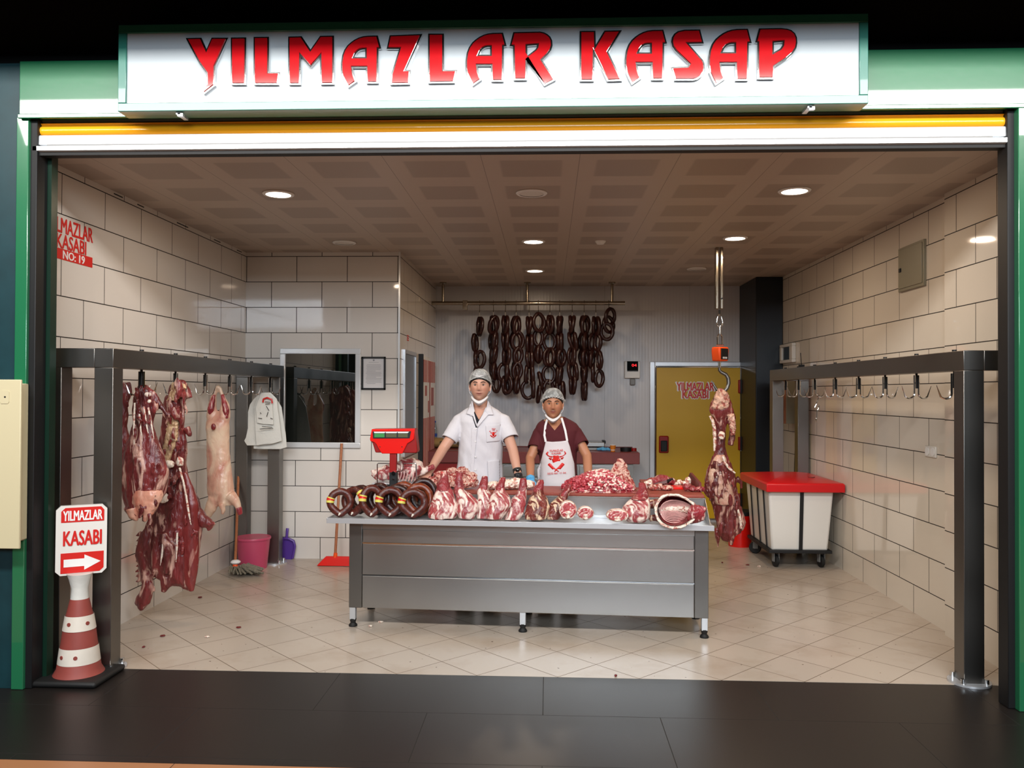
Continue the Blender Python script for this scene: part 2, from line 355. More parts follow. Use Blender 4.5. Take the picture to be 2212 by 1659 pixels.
def shape2d(loops, thick, off=0.0):
    """filled 2-D outline (holes allowed) given extrusion; returns mesh in XY"""
    cu = bpy.data.curves.new('s', 'CURVE'); cu.dimensions = '2D'; cu.fill_mode = 'BOTH'; cu.extrude = thick/2; cu.offset = off
    for lp in loops:
        sp = cu.splines.new('POLY'); sp.points.add(len(lp)-1); sp.use_cyclic_u = True
        for p, q in zip(sp.points, lp): p.co = (q[0], q[1], 0, 1)
    o = bpy.data.objects.new('s', cu); COL.objects.link(o); dg = bpy.context.evaluated_depsgraph_get()
    me = bpy.data.meshes.new_from_object(o.evaluated_get(dg)); bpy.data.objects.remove(o); bpy.data.curves.remove(cu); return me
def bake(mb, voxel, smooth=3, disp=None, cut=None, col=None, snap=None):
    """fuse overlapping shapes of mb into one skin; disp(co, no)->offset; cut(co)->True drops a vertex's faces; col(co)->rgb"""
    me = mb.mesh('b'); o = bpy.data.objects.new('b', me); COL.objects.link(o)
    r = o.modifiers.new('r', 'REMESH'); r.mode = 'VOXEL'; r.voxel_size = voxel
    if smooth:
        k = o.modifiers.new('s', 'SMOOTH'); k.iterations = smooth; k.factor = .5
    dg = bpy.context.evaluated_depsgraph_get(); m2 = bpy.data.meshes.new_from_object(o.evaluated_get(dg)); bpy.data.objects.remove(o); bpy.data.meshes.remove(me)
    if disp:
        nn = [v.normal.copy() for v in m2.vertices]
        for v, no in zip(m2.vertices, nn): v.co += disp(v.co, no)
    if cut:
        bm = bmesh.new(); bm.from_mesh(m2); bad = [v for v in bm.verts if cut(v.co)]; bmesh.ops.delete(bm, geom=bad, context='VERTS')
        if snap:
            for v in bm.verts:
                if v.is_boundary:
                    q = snap(v.co)
                    if q is not None: v.co = q
        bm.to_mesh(m2); bm.free()
    if col:
        ca = m2.color_attributes.new('Col', 'FLOAT_COLOR', 'POINT'); buf = []
        for v in m2.vertices: buf += list(col(v.co))+[1]
        ca.data.foreach_set('color', buf)
    m2.update(); return m2
def fbm(amp, sc, seed=0, stretch=(1, 1, 1), sharp=False):
    o = Vector((seed*3.1, seed*1.7, seed*.9))
    def f(c, n):
        q = Vector((c.x*stretch[0], c.y*stretch[1], c.z*stretch[2]))*sc+o
        a = noise.noise(q)+.5*noise.noise(q*2.1)+.25*noise.noise(q*4.3)
        if sharp: a = .55-abs(a)*2
        return n*(a*amp)
    return f
def ordinal(i): return ['first', 'second', 'third', 'fourth', 'fifth', 'sixth', 'seventh', 'eighth', 'ninth', 'tenth', 'eleventh', 'twelfth'][i]
# ================================================================ the setting
def slab(name, a, b, m, bevel=0): return struct(name, MB().box(a, b), m, False, bevel)
XL, XR, YR, YB = -3.03, 2.79, 8.15, 10.8
slab('floor', (XL-.1, 4.855, -.08), (3.0, 10.9, 0), 'floor')
slab('trim_1', (-6, 3.64, -.08), (6, 4.855, -.001), 'stone')
slab('trim_2', (-6, -2, -.08), (6, 3.64, -.002), 'terra')
slab('ceiling', (XL-.1, 4.66, CZ), (3.0, 10.9, CZ+.08), 'ceil')
slab('wall_left', (XL-.1, 4.56, 0), (XL, YR, CZ), 'tile_left')
slab('wall_rear_left', (XL-.1, YR, 0), (-1.48, YR+.1, CZ), 'tile_rear')
slab('wall_side', (-1.58, YR+.1, 0), (-1.48, YB, CZ), 'tile_side')
slab('wall_back', (-1.58, YB, 0), (XR+.1, YB+.1, CZ), 'rib')
slab('wall_right', (XR, 4.56, 0), (XR+.1, YB, CZ), 'tile_right')
slab('wall_right_front', (XR-.045, 4.60, 0), (XR, 5.85, CZ), 'tile_right')
struct('wall_corner_column', MB().box((2.47, 9.95, 0), (XR, YB, CZ)), 'navy', False, .01)
slab('trim_3', (-1.488, YR-.008, 0), (-1.472, YR+.008, CZ), 'aluw')          # metal corner bead
# gaps of unpainted sealant where the left wall tiles meet the ceiling
gp = MB()
for y in (5.62, 5.95, 6.6, 6.72, 7.35, 7.9):
    gp.box((XL, y, CZ-.022), (XL+.002, y+random.uniform(.08, .2), CZ-.014))
struct('trim_4', gp, 'black')
# ---- facade
slab('wall_facade_left', (-6, 4.5, 0), (-2.97, 4.62, 3.50), 'teal')
slab('wall_facade_right', (2.62, 4.5, 0), (6, 4.62, 3.50), 'teal')
slab('wall_facade_top', (-6, 4.62, CZ+.02), (6, 4.76, 6.2), 'void')
slab('added_light_blocker', (-6, 3.87, 3.585), (6, 3.92, 6.2), 'void')        # unseen blocker added to shade the top of the sign
slab('wall_hall_rear', (-9, -7.6, 0), (9, -7.5, 7), 'grey')
fb = MB().box((-2.955, 4.47, 3.19), (2.66, 4.56, 3.50)).box((-2.955, 4.455, 3.175), (2.66, 4.47, 3.20)); struct('trim_5', fb, 'green', False, .004)
pl = MB().box((-2.975, 4.48, 0), (-2.905, 4.66, 3.19)); struct('trim_6', pl, 'green', False, .004)
pr = MB().box((2.475, 4.46, 0), (2.70, 4.60, 3.19)).box((2.565, 4.452, 0), (2.572, 4.46, 3.19)); struct('trim_7', pr, 'green', False, .004)
slab('trim_8', (-2.935, 4.60, 0), (-2.845, 4.66, CZ), 'darkgreen')            # dark reveal behind the left guide
slab('trim_9', (2.497, 4.60, 0), (2.62, 4.66, CZ), 'black')
# ================================================================ shutter
t = thing('roller_shutter', 'rolled up shop shutter with yellow slat above a white bottom bar', 'shutter', (-.22, 4.55, 2.95))
def prof_bar(pts, x0=-2.895, x1=2.44):
    return MB().prism([(x0, y, z) for y, z in pts], (x1-x0, 0, 0))
arc = lambda y, z, r, a0, a1, n=7: [(y+r*math.cos(math.radians(a0+(a1-a0)*i/n)), z+r*math.sin(math.radians(a0+(a1-a0)*i/n))) for i in range(n+1)]
obj('upper_slat', prof_bar([(4.56, 3.175), (4.545, 3.178), (4.54, 3.20), (4.545, 3.23), (4.60, 3.24), (4.60, 3.175)]), 'grey', t)
obj('yellow_slat', prof_bar([(4.545, 3.172), (4.53, 3.168), (4.54, 3.160)]+arc(4.548, 3.128, .028, 110, 250)+[(4.60, 3.10), (4.60, 3.172)]), 'yellow', t)
bb = prof_bar([(4.52, 3.098), (4.515, 3.09), (4.515, 3.045), (4.535, 3.043), (4.535, 3.034), (4.50, 3.032), (4.50, 3.008), (4.52, 3.003), (4.60, 3.003), (4.60, 3.098)])
bar = obj('bottom_bar', bb, 'aluw', t, True)
obj('finger_groove', MB().box((-2.82, 4.512, 3.033), (2.37, 4.53, 3.045)), 'grey', bar)
obj('rubber_seal', MB().box((-2.895, 4.52, 2.985), (2.44, 4.58, 3.003)), 'blackrub', t)
stk = obj('maker_sticker', MB().box((2.265, 4.5125, 3.053), (2.40, 4.515, 3.085)), 'white', bar)
text('maker_lettering', 'KASIS', .10, .016, frame((2.325, 4.5115, 3.072), (1, 0, 0), (0, 0, 1)), 'gold', stk, .0008, .02)
for s, x in ((0, -2.908), (1, 2.44)):
    obj('guide_rail', MB().box((x-.0+(-.03 if s == 0 else 0), 4.50, 0), (x+.04, 4.60, 3.19)), 'black', t, False, .004)
# ================================================================ big sign
YS = 4.34
t = thing('shop_sign', 'long white lightbox sign with red chrome-edged lettering above the shutter', 'shop sign', (-.31, 4.40, 3.16))
x0, x1, z0, z1 = P(254, 240, YS).x, P(1876, 222, YS).x, P(1065, 232, YS).z, P(1065, 41, YS).z
fw = .045
fm = MB()
for a, b in (((x0, YS-.0, z0), (x1, 4.46, z0+fw)), ((x0, YS, z1-fw), (x1, 4.46, z1)), ((x0, YS, z0+fw), (x0+fw, 4.46, z1-fw)), ((x1-fw, YS, z0+fw), (x1, 4.46, z1-fw))): fm.box(a, b)
obj('frame', fm, 'teal_frame', t, False, .003)
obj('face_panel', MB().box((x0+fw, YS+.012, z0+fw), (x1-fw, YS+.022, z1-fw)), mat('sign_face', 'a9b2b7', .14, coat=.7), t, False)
obj('back_panel', MB().box((x0+fw, 4.40, z0+fw), (x1-fw, 4.42, z1-fw)), 'grey', t, False)
for x in (-2.0, 1.36): obj('mounting_bracket', MB().box((x-.012, YS+.02, z0-.012), (x+.012, 4.46, z0)).box((x-.004, YS+.02, z0-.022), (x+.025, YS+.04, z0-.005)), 'alu', t, False)
sA = 350/2212
def LP(pts, X, Y, s=sA):   # glyph outline on the sign plane, in metres (x, z)
    out = []
    for a, b in pts:
        p = P(X+a*s, Y+b*s, YS+.008); out.append((p.x, p.z))
    return out
gA = [(785, 855), (740, 770), (700, 680), (688, 600), (688, 500), (705, 390), (735, 310), (780, 245), (830, 200), (880, 165), (940, 135), (1000, 117), (1070, 108), (1215, 105), (1265, 295), (1225, 300), (1220, 790), (1050, 790), (1045, 570), (860, 570), (870, 660), (890, 715), (915, 765)]
gAh = [(880, 415), (900, 370), (930, 335), (965, 315), (1000, 308), (1035, 308), (1035, 415)]
def Aat(px, py, k=1):
    f = lambda L: [((a-1215)*k, (b-105)*k) for a, b in L]
    return [LP(f(gA), px, py), LP(f(gAh), px, py)]
D = (1240, 50)
glyphs = [
 [LP([(85, 155), (300, 150), (370, 305), (438, 150), (665, 150), (490, 540), (485, 800), (325, 925), (290, 850), (370, 780), (370, 640), (270, 500)], 390, 60)],
 [LP([(700, 148), (910, 146), (905, 790), (700, 790)], 390, 60)],
 [LP([(1010, 140), (1220, 138), (1220, 620), (1375, 620), (1350, 790), (1010, 790)], 390, 60)],
 [LP([(1480, 135), (1665, 130), (1785, 310), (1915, 125), (2105, 122), (2105, 785), (1920, 788), (1915, 410), (1785, 560), (1655, 410), (1650, 790), (1485, 790)], 390, 60)],
 Aat(817.3, 79, .95),
 [LP([(775, 118), (1222, 100), (1000, 590), (1065, 590), (1050, 785), (780, 790), (800, 640), (905, 305), (735, 305)], 720, 60)],
 [LP([(1300, 95), (1515, 95), (1515, 590), (1700, 590), (1660, 765), (1300, 770)], 720, 60)],
 Aat(1087, 72.9, .97),
 [LP([(815, 138), (1180, 130), (1235, 142), (1280, 165), (1320, 200), (1345, 250), (1350, 320), (1330, 385), (1290, 440), (1210, 520), (1390, 790), (1235, 870), (1005, 500), (1000, 790), (820, 790), (812, 335), (765, 330)], 980, 50),
  LP([(1005, 325), (1140, 315), (1135, 345), (1115, 375), (1005, 460)], 980, 50)],
 [LP([(75, 122), (290, 120), (295, 310), (410, 118), (650, 112), (465, 410), (655, 800), (450, 805), (275, 440), (270, 805), (75, 805)], *D)],
 [LP(gA, *D), LP(gAh, *D)],
 [LP([(1715, 102), (1765, 295), (1560, 300), (1755, 520), (1775, 570), (1780, 630), (1765, 690), (1735, 740), (1680, 780), (1620, 795), (1365, 795), (1310, 615), (1540, 605), (1560, 575), (1380, 400), (1335, 335), (1320, 270), (1330, 210), (1360, 160), (1410, 125), (1500, 105)], *D)],
 Aat(1614.3, 64.5, 1.03),
 [LP([(1368, 95), (1700, 90), (1790, 100), (1850, 120), (1905, 165), (1935, 230), (1940, 310), (1925, 390), (1870, 475), (1790, 545), (1600, 670), (1595, 850), (1345, 850), (1345, 310), (1312, 305)], 1440, 50, 320/2212),
  LP([(1590, 310), (1720, 300), (1715, 350), (1680, 400), (1590, 450)], 1440, 50, 320/2212)]]
RXZ = Matrix(((1, 0, 0, 0), (0, 0, -1, 0), (0, 1, 0, 0), (0, 0, 0, 1)))
lt = ['letter_y', 'letter_i', 'letter_l', 'letter_m', 'letter_a', 'letter_z', 'letter_l', 'letter_a', 'letter_r', 'letter_k', 'letter_a', 'letter_s', 'letter_a', 'letter_p']
for g, nm in zip(glyphs, lt):
    me = shape2d(g, .016); me.transform(Matrix.Translation((0, YS+.002, 0))@RXZ); a = link('sign_letter', me, 'chrome', t, False)
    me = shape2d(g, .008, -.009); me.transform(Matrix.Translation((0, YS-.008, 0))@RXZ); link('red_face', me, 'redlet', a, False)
# ================================================================ ceiling lamps
def lamp_thing(x, y, on, label):
    l = thing('ceiling_light' if on else 'ceiling_light', label, 'ceiling light', (x, y, CZ), 0, 'round recessed ceiling lights')
    obj('ring', MB().lathe([(.088, 0), (.108, 0), (.110, -.006), (.104, -.012), (.086, -.012)], (x, y, CZ), 36, False), 'white', l)
    obj('diffuser', MB().lathe([(.001, -.009), (.087, -.009), (.087, -.004), (.001, -.004)], (x, y, CZ), 36, False), 'lamp' if on else 'whiteplastic', l)
ln = ['lit round ceiling light nearest the front on the left side', 'unlit round ceiling light at the front between two lit ones',
      'lit round ceiling light nearest the front on the right side', 'unlit round ceiling light in front of the rear-left tiled wall',
      'lit round ceiling light in the middle of the room', 'lit round ceiling light just above the hanging scale bracket',
      'lit round ceiling light nearest the rear wall, above the sausages', 'unlit round ceiling light near the dark corner column']
for (x, y, on), lb in zip(LAMPS, ln): lamp_thing(x, y, on, lb)
o = obj('ceiling_sensor', MB().lathe([(.001, -.03), (.03, -.028), (.045, -.012), (.05, 0), (.001, 0)], (.475, 7.6, CZ), 24, False), 'white')
tag(o, 'small white dome sensor on the ceiling right of the middle lamp', 'sensor')
# ================================================================ facade box, wall decal, wall things
t = thing('meter_cabinet', 'cream metal meter cabinet at the left edge of the facade', 'cabinet', (-3.05, 4.44, .83))
obj('body', MB().box((-3.35, 4.39, .83), (-2.90, 4.5, 1.70)), 'cream', t, False, .008)
obj('door', MB().box((-3.34, 4.375, .80), (-2.865, 4.39, 1.72)), 'cream', t, False, .004)
lk = obj('lock_plate', MB().prism([(-2.955+x, 4.375, 1.625+z) for x, z in ((-.018, -.036), (.018, -.036), (.026, -.026), (.026, .026), (.018, .036), (-.018, .036), (-.026, .026), (-.026, -.026))], (0, -.003, 0)), 'cream', t, False)
obj('keyhole', MB().cyl((-2.952, 4.371, 1.625), (-2.952, 4.374, 1.625), .005), 'black', lk)
# NO: 19 lettering on the left wall
t = thing('wall_lettering', 'red shop name and number lettering high on the left tiled wall', 'lettering', (XL+.001, 5.1, 2.47))
fy = lambda y, z: frame((XL+.003, y, z), (0, 1, 0), (0, 0, 1))
text('name_line', 'YILMAZLAR', .49, .092, fy(5.11, 2.690), 'reddecal', t, .002, .018)
text('name_line', 'KASABI', .325, .088, fy(5.115, 2.592), 'reddecal', t, .002, .018)
b = obj('red_band', MB().box((XL+.0005, 4.83, 2.478), (XL+.0025, 5.355, 2.545)), 'reddecal', t, False)
text('number_line', 'NO: 19', .24, .05, frame((XL+.004, 5.14, 2.511), (0, 1, 0), (0, 0, 1)), 'white', b, .002, .03)
# dark mirror-like window in the rear left wall
t = thing('window_1', None, None, (-2.265, YR, 1.1)); t['kind'] = 'structure'
wx0, wx1, wz0, wz1 = -2.672, -1.858, 1.104, 2.093
f = MB()
for a, b in (((wx0, YR-.03, wz0), (wx1, YR, wz0+.055)), ((wx0, YR-.03, wz1-.055), (wx1, YR, wz1)), ((wx0, YR-.03, wz0+.055), (wx0+.055, YR, wz1-.055)), ((wx1-.055, YR-.03, wz0+.055), (wx1, YR, wz1-.055))): f.box(a, b)
obj('window_frame', f, 'aluw', t, False, .006)
mg, tt, bb = nmat('dark_window_glass'); setp(bb, Base_Color=(.004, .006, .005, 1), Roughness=.015, IOR=2.2, Metallic=0)
obj('pane', MB().box((wx0+.05, YR-.012, wz0+.05), (wx1-.05, YR-.006, wz1-.05)), mg, t, False)
# certificate
t = thing('framed_certificate', 'black framed printed certificate right of the dark window', 'picture frame', (-1.735, YR, 1.684))
f = MB(); cx0, cx1, cz0, cz1 = -1.853, -1.612, 1.684, 2.012
for a, b in (((cx0, YR-.02, cz0), (cx1, YR, cz0+.018)), ((cx0, YR-.02, cz1-.018), (cx1, YR, cz1)), ((cx0, YR-.02, cz0), (cx0+.018, YR, cz1)), ((cx1-.018, YR-.02, cz0), (cx1, YR, cz1))): f.box(a, b)
obj('frame', f, 'black', t, False, .002)
pg = obj('sheet', MB().box((cx0+.015, YR-.008, cz0+.015), (cx1-.015, YR-.004, cz1-.015)), 'paper', t, False)
lnm = MB(); z = cz1-.055
for i in range(17):
    ww = .05 if i == 0 else random.uniform(.068, .08)
    lnm.box((-1.732-ww, YR-.0092, z-.0025), (-1.732+ww-(.05 if i in (6, 11, 16) else 0), YR-.0082, z+.0005)); z -= .0125 if i else .022
lnm.cyl((-1.732, YR-.0092, cz1-.035), (-1.732, YR-.0082, cz1-.035), .009)
obj('printed_text', lnm, 'paperline', pg, False)
# narrow steel-framed opening and striped banner on the side wall
X = -1.48
t = thing('window_2', None, None, (X, 8.75, 1.25)); t['kind'] = 'structure'
obj('window_frame', MB().box((X, 8.39, 1.0), (X+.02, 8.42, 2.10)).box((X, 9.08, 1.0), (X+.02, 9.12, 2.10)).box((X, 8.42, 2.06), (X+.02, 9.08, 2.10)).box((X, 8.42, 1.0), (X+.02, 9.08, 1.04)), 'alu', t, False)
obj('pane', MB().box((X+.002, 8.41, 1.03), (X+.01, 9.09, 2.07)), mat('grey_window_glass', '5c6168', .25), t, False)
dc = MB()
for k in range(3): dc.box((X+.001, 8.60, 2.205+k*.022), (X+.003, 8.70, 2.218+k*.022))
tag(obj('wall_sticker', dc, 'reddecal', None, False), 'tiny faded red sticker above the narrow side window', 'sticker')
t = thing('striped_wall_cover', 'red and white striped tall plastic cover mounted on the side wall near the corner', 'wall cover', (X+.03, 9.95, .58))
obj('dark_edge', MB().box((X, 9.38, .60), (X+.05, 9.44, 2.10)), 'black', t, False)
obj('panel', MB().box((X, 9.44, .60), (X+.045, 9.95, 2.08)), 'whiteplastic', t, False, .01)
obj('panel', MB().box((X, 10.02, .60), (X+.045, 10.45, 2.05)), 'whiteplastic', t, False, .01)
sb = MB()
for y in (9.47, 9.57, 9.67, 9.79, 9.89, 10.05, 10.15, 10.25, 10.36):
    for z0_, z1_ in ((.62, 1.36), (1.78, 2.04)): sb.box((X+.045, y, z0_), (X+.049, y+.022, z1_)).box((X+.045, y+.04, z0_), (X+.049, y+.05, z1_))
sb.box((X+.045, 9.6, 1.62), (X+.049, 9.72, 1.74)).box((X+.045, 9.84, 1.42), (X+.049, 9.9, 1.56)).box((X+.045, 10.1, 1.5), (X+.049, 10.3, 1.72)).box((X+.045, 9.95, .62), (X+.048, 10.02, 2.04))
obj('stripe_print', sb, 'stripe', t, False)
# right wall things
t = thing('electrical_panel', 'grey green metal electrical panel high on the right tiled wall', 'electrical panel', (XR, 6.45, 2.47))
obj('frame', MB().box((XR-.02, 6.225, 2.468), (XR, 6.67, 2.812)), 'greybox', t, False, .003)
obj('door', MB().box((XR-.026, 6.245, 2.49), (XR-.02, 6.655, 2.795)), 'greybox', t, False, .003)
obj('latch', MB().box((XR-.034, 6.60, 2.62), (XR-.026, 6.63, 2.65)), 'black', t, False)
t = thing('wall_display', 'small square display with white frame on the far right wall', 'display', (XR, 9.68, 2.02))
f = MB()
for a, b in (((9.44, 2.02), (9.94, 2.055)), ((9.44, 2.205), (9.94, 2.24)), ((9.44, 2.055), (9.55, 2.205)), ((9.86, 2.055), (9.94, 2.205))): f.box((XR-.045, a[0], a[1]), (XR, b[0], b[1]))
obj('frame', f, 'whiteplastic', t, False, .006); obj('screen', MB().box((XR-.03, 9.55, 2.055), (XR-.02, 9.86, 2.205)), 'dark', t, False)
t = thing('wall_socket', 'white double power socket on the right tiled wall', 'socket', (XR, 6.14, 1.2))
obj('plate', MB().box((XR-.012, 6.06, 1.205), (XR, 6.23, 1.285)), 'whiteplastic', t, False, .004)
for y in (6.10, 6.185): obj('outlet', MB().cyl((XR-.013, y, 1.245), (XR-.017, y, 1.245), .03, n=20), 'white', t)
t = thing('breaker_box', 'brown narrow box with cable behind the far end of the right rail', 'breaker box', (2.66, 9.6, 1.32))
bx0, bz0 = P(1684, 915, 9.4), P(1712, 820, 9.4)
obj('box', MB().box((bx0.x, 9.4, bx0.z), (XR, 9.58, bz0.z+.02)), 'wood', t, False, .006)
obj('cover', MB().box((bx0.x+.07, 9.385, bx0.z), (XR-.01, 9.4, bz0.z)), 'greybox', t, False, .004)
obj('cable', MB().tube([P(1720, 930, 9.2), P(1717, 1000, 9.2), P(1716, 1050, 9.2)], .008, 8).tube([P(1722, 850, 9.2), P(1720, 930, 9.2)], .008, 8), 'black', t)
o = obj('radio_antenna', MB().box((2.68, 8.93, 1.92), (2.73, 8.98, 1.975)).tube([(2.705, 8.955, 1.97), (2.695, 8.955, 2.10)], .004, 8), 'black')
tag(o, 'small black antenna box standing on the far end of the right rail', 'antenna')
# ================================================================ thermostat, cold room door
t = thing('temperature_controller', 'white temperature controller with red digits on the rear wall', 'controller', (1.06, YB, 1.83))
a, b = P(1349, 817, YB-.05), P(1383, 780, YB-.05)
cs = obj('case', MB().box((a.x, YB-.06, a.z), (b.x, YB, b.z)), 'whiteplastic', t, False, .008)
d0, d1 = P(1354.5, 802, YB-.062), P(1378.5, 779.5, YB-.062)
sc = obj('display_window', MB().box((d0.x, YB-.066, d0.z), (d1.x, YB-.06, d1.z-.006)), 'dark', t, False)
c = P(1370, 789, YB-.068); text('digits', '04', .062, .034, frame(c, (1, 0, 0), (0, 0, 1)), 'led', sc, .001, .0)
bt = MB()
for i in range(8): q = P(1356+i*2.9, 800.5, YB-.067); bt.box((q.x-.003, q.y-.001, q.z-.003), (q.x+.003, q.y, q.z+.003))
obj('buttons', bt, 'grey', sc, False)
a, b = P(1361, 832, YB-.03), P(1372, 818, YB-.03)
obj('switch_box', MB().box((a.x, YB-.05, a.z), (b.x, YB, b.z)), 'grey', t, False, .01)
t = thing('door_1', None, None, (1.96, YB, 0)); t['kind'] = 'structure'
e = YB-.07
fx = [P(1405, 0, YB).x, P(1419, 0, YB).x, P(1597, 0, YB).x, P(1612, 0, YB).x]; zt, zi = P(1500, 782, YB).z, P(1500, 795, YB).z
obj('door_frame', MB().box((fx[0], YB-.05, 0), (fx[1]-.02, YB, zt)).box((fx[2]+.02, YB-.05, 0), (2.468, YB, zt)).box((fx[1]-.02, YB-.05, zi+.02), (fx[2]+.02, YB, zt)), 'alu', t, False, .006)
obj('edge_seal', MB().box((fx[1]-.02, e, .06), (fx[1], YB, zi+.02)).box((fx[2], e, .06), (fx[2]+.02, YB, zi+.02)).box((fx[1], e, zi), (fx[2], YB, zi+.02)), 'chrome', t, False, .004)
obj('door_leaf', MB().box((fx[1], e-.01, .06), (fx[2], YB, zi)), 'yelldoor', t, False)
for k, (s, y, w) in enumerate((('YILMAZLAR', 835, 78), ('KASABI', 852, 54))):
    c = P(1502, y, e-.014); wm_ = w/F*YB
    me = text_mesh(s, wm_*1.06, .115, .002, .09); me.transform(frame(c, (1, 0, 0), (0, 0, 1))); link('lettering_outline', me, 'white', t, False)
    text('lettering', s, wm_, .10, frame(c-Vector((0, .003, 0)), (1, 0, 0), (0, 0, 1)), 'reddecal', t, .002, .04)
c = P(1434, 960, e-.03); hd = obj('door_handle', MB().box((c.x-.062, e-.04, c.z-.11), (c.x+.062, e-.01, c.z+.11)), 'redd', t, False, .03)
obj('grip', MB().box((c.x-.042, e-.055, c.z-.09), (c.x+.042, e-.035, c.z+.05)), 'black', hd, False, .01)
for y in (835, 958, 1080):
    c = P(1599.5, y, e-.02); hg = obj('hinge', MB().box((c.x-.03, e-.05, c.z-.085), (c.x+.03, e-.0, c.z+.085)), 'redd', t, False, .01)
    obj('hinge_pin', MB().box((c.x-.01, e-.06, c.z-.09), (c.x+.012, e-.045, c.z+.09)), 'black', hg, False)
# ================================================================ floor crumbs
cr = [(352, 1373, 'red'), (448, 1375, 'pale'), (515, 1355, 'red'), (432, 1290, 'red'), (800, 1352, 'pale'), (822, 1343, 'pale'), (1615, 1220, 'red'), (1640, 1223, 'pale'), (1330, 1459, 'dark'), (311, 1397, 'dark'), (1560, 1215, 'dark')]
for i, (x, y, k) in enumerate(cr):
    p = PZ(x, y, .006); m = MB().ball(p, (.018 if k != 'dark' else .008, .014, .006), 7)
    me = m.mesh(); f = fbm(.006, 60, i)
    for v in me.vertices: v.co += f(v.co, Vector((1, .6, .3)).normalized())
    where = ['near the left rail post', 'on the floor below the hanging beef', 'right of the hanging beef on the floor', 'on the floor by the left wall', 'under the left counter leg', 'behind the left counter leg', 'left of the wheeled bin', 'in front of the wheeled bin', 'near the dark threshold right of centre', 'in the far left front corner', 'under the hanging scale meat'][i]
    tag(link('meat_scrap', me, {'red': 'beef', 'pale': 'bone', 'dark': 'ribred'}[k]), {'red': 'small red', 'pale': 'small pale', 'dark': 'tiny dark'}[k]+' meat scrap '+where, 'meat scrap', 'meat scraps on the floor')
# ================================================================ hanging rails
def round_foot(x, y, z=0):
    return MB().lathe([(.001, 0), (.115, 0), (.115, .012), (.001, .012)], (x, y, z), 32)
def make_rail(label, x, xw, y0, y1, ys, sgn):
    """x: centre line of the rail, xw: centre line of the posts next to the wall"""
    t = thing('meat_rail', label, 'meat rail', (x, (y0+y1)/2, 0)); w = .0575
    for y in (y0, y1):
        for xx in (x, xw):
            p = obj('post', MB().box((xx-w, y-w, .01), (xx+w, y+w, 1.80)), 'steelr', t, False, .003)
            if xx == x:
                ft = obj('foot_plate', round_foot(x, y), 'alu', p)
                for a in range(4):
                    cx_, cy_ = x+.092*math.cos(a*math.pi/2+.785), y+.092*math.sin(a*math.pi/2+.785)
                    ft2 = obj('bolt', MB().cyl((cx_, cy_, .010), (cx_, cy_, .04), .014, n=10), 'chrome', p)
    obj('long_beam', MB().box((x-w, y0-w, 1.80), (x+w, y1+w, 1.915)), 'steelr', t, False, .003)
    for y in (y0, y1):
        a, b = sorted((x-sgn*w, xw+sgn*0)); obj('cross_beam', MB().box((min(a, xw-w), y-w, 1.8), (max(x-w if sgn > 0 else xw+w, b), y+w, 1.915)) if sgn > 0 else MB().box((x+w, y-w, 1.8), (xw+w, y+w, 1.915)), 'steelr', t, False, .003)
    for i, y in enumerate(ys):
        h = MB(); rz = random.uniform(-.35, .35); R = Matrix.Translation((x, y, 1.80))@Matrix.Rotation(rz, 4, 'Z')
        for s in (-1, 1):
            pts = [(s*.014, 0, -.012), (s*.014, 0, -.12)]
            for k in range(8):
                a = math.pi*(1-k/7*.80) if s > 0 else math.pi*(k/7*.80)
                pts.append((s*.047+.033*math.cos(a), 0, -.135-.030*math.sin(a)))
            pts.append((s*.098, 0, -.083))
            h.tube([Vector(p) for p in pts], [.0068]*(len(pts)-2)+[.006, .0015], 8)
        h.xf(R); hk = obj('double_hook', h, 'chrome', t)
        obj('hook_bolt', MB().cyl((x, y, 1.82), (x, y, 1.70), .0075, n=10).cyl((x, y, 1.915), (x, y, 1.93), .014, n=8), 'black', hk)
    return t
make_rail('stainless steel meat rail with double hooks along the left wall', -2.64, -2.955, 4.86, 7.92, [5.26, 5.75, 6.26, 6.75, 7.25, 7.76], 1)
make_rail('stainless steel meat rail with empty double hooks along the right wall', 2.436, 2.70, 4.90, 8.93, [5.07, 5.58, 6.09, 6.60, 7.13, 7.67, 8.16, 8.6], -1)
t = thing('butcher_hook', 'thin wire hooks dangling from a double hook of the right rail', 'hook', P(1768, 905, 7.67))
def pxt(L, Y, r, m, nm, par, n=8): return obj(nm, MB().tube([P(a, b, Y) for a, b in L], r, n), m, par)
pxt([(1762, 853), (1768, 850), (1770, 856), (1766, 866), (1764, 872)], 7.67, .005, 'chrome', 'upper_hook', t)
pxt([(1760, 880), (1764, 872), (1770, 876), (1768, 884), (1765, 888), (1765, 902), (1762, 906), (1764, 911)], 7.68, .005, 'chrome', 'lower_hook', t)
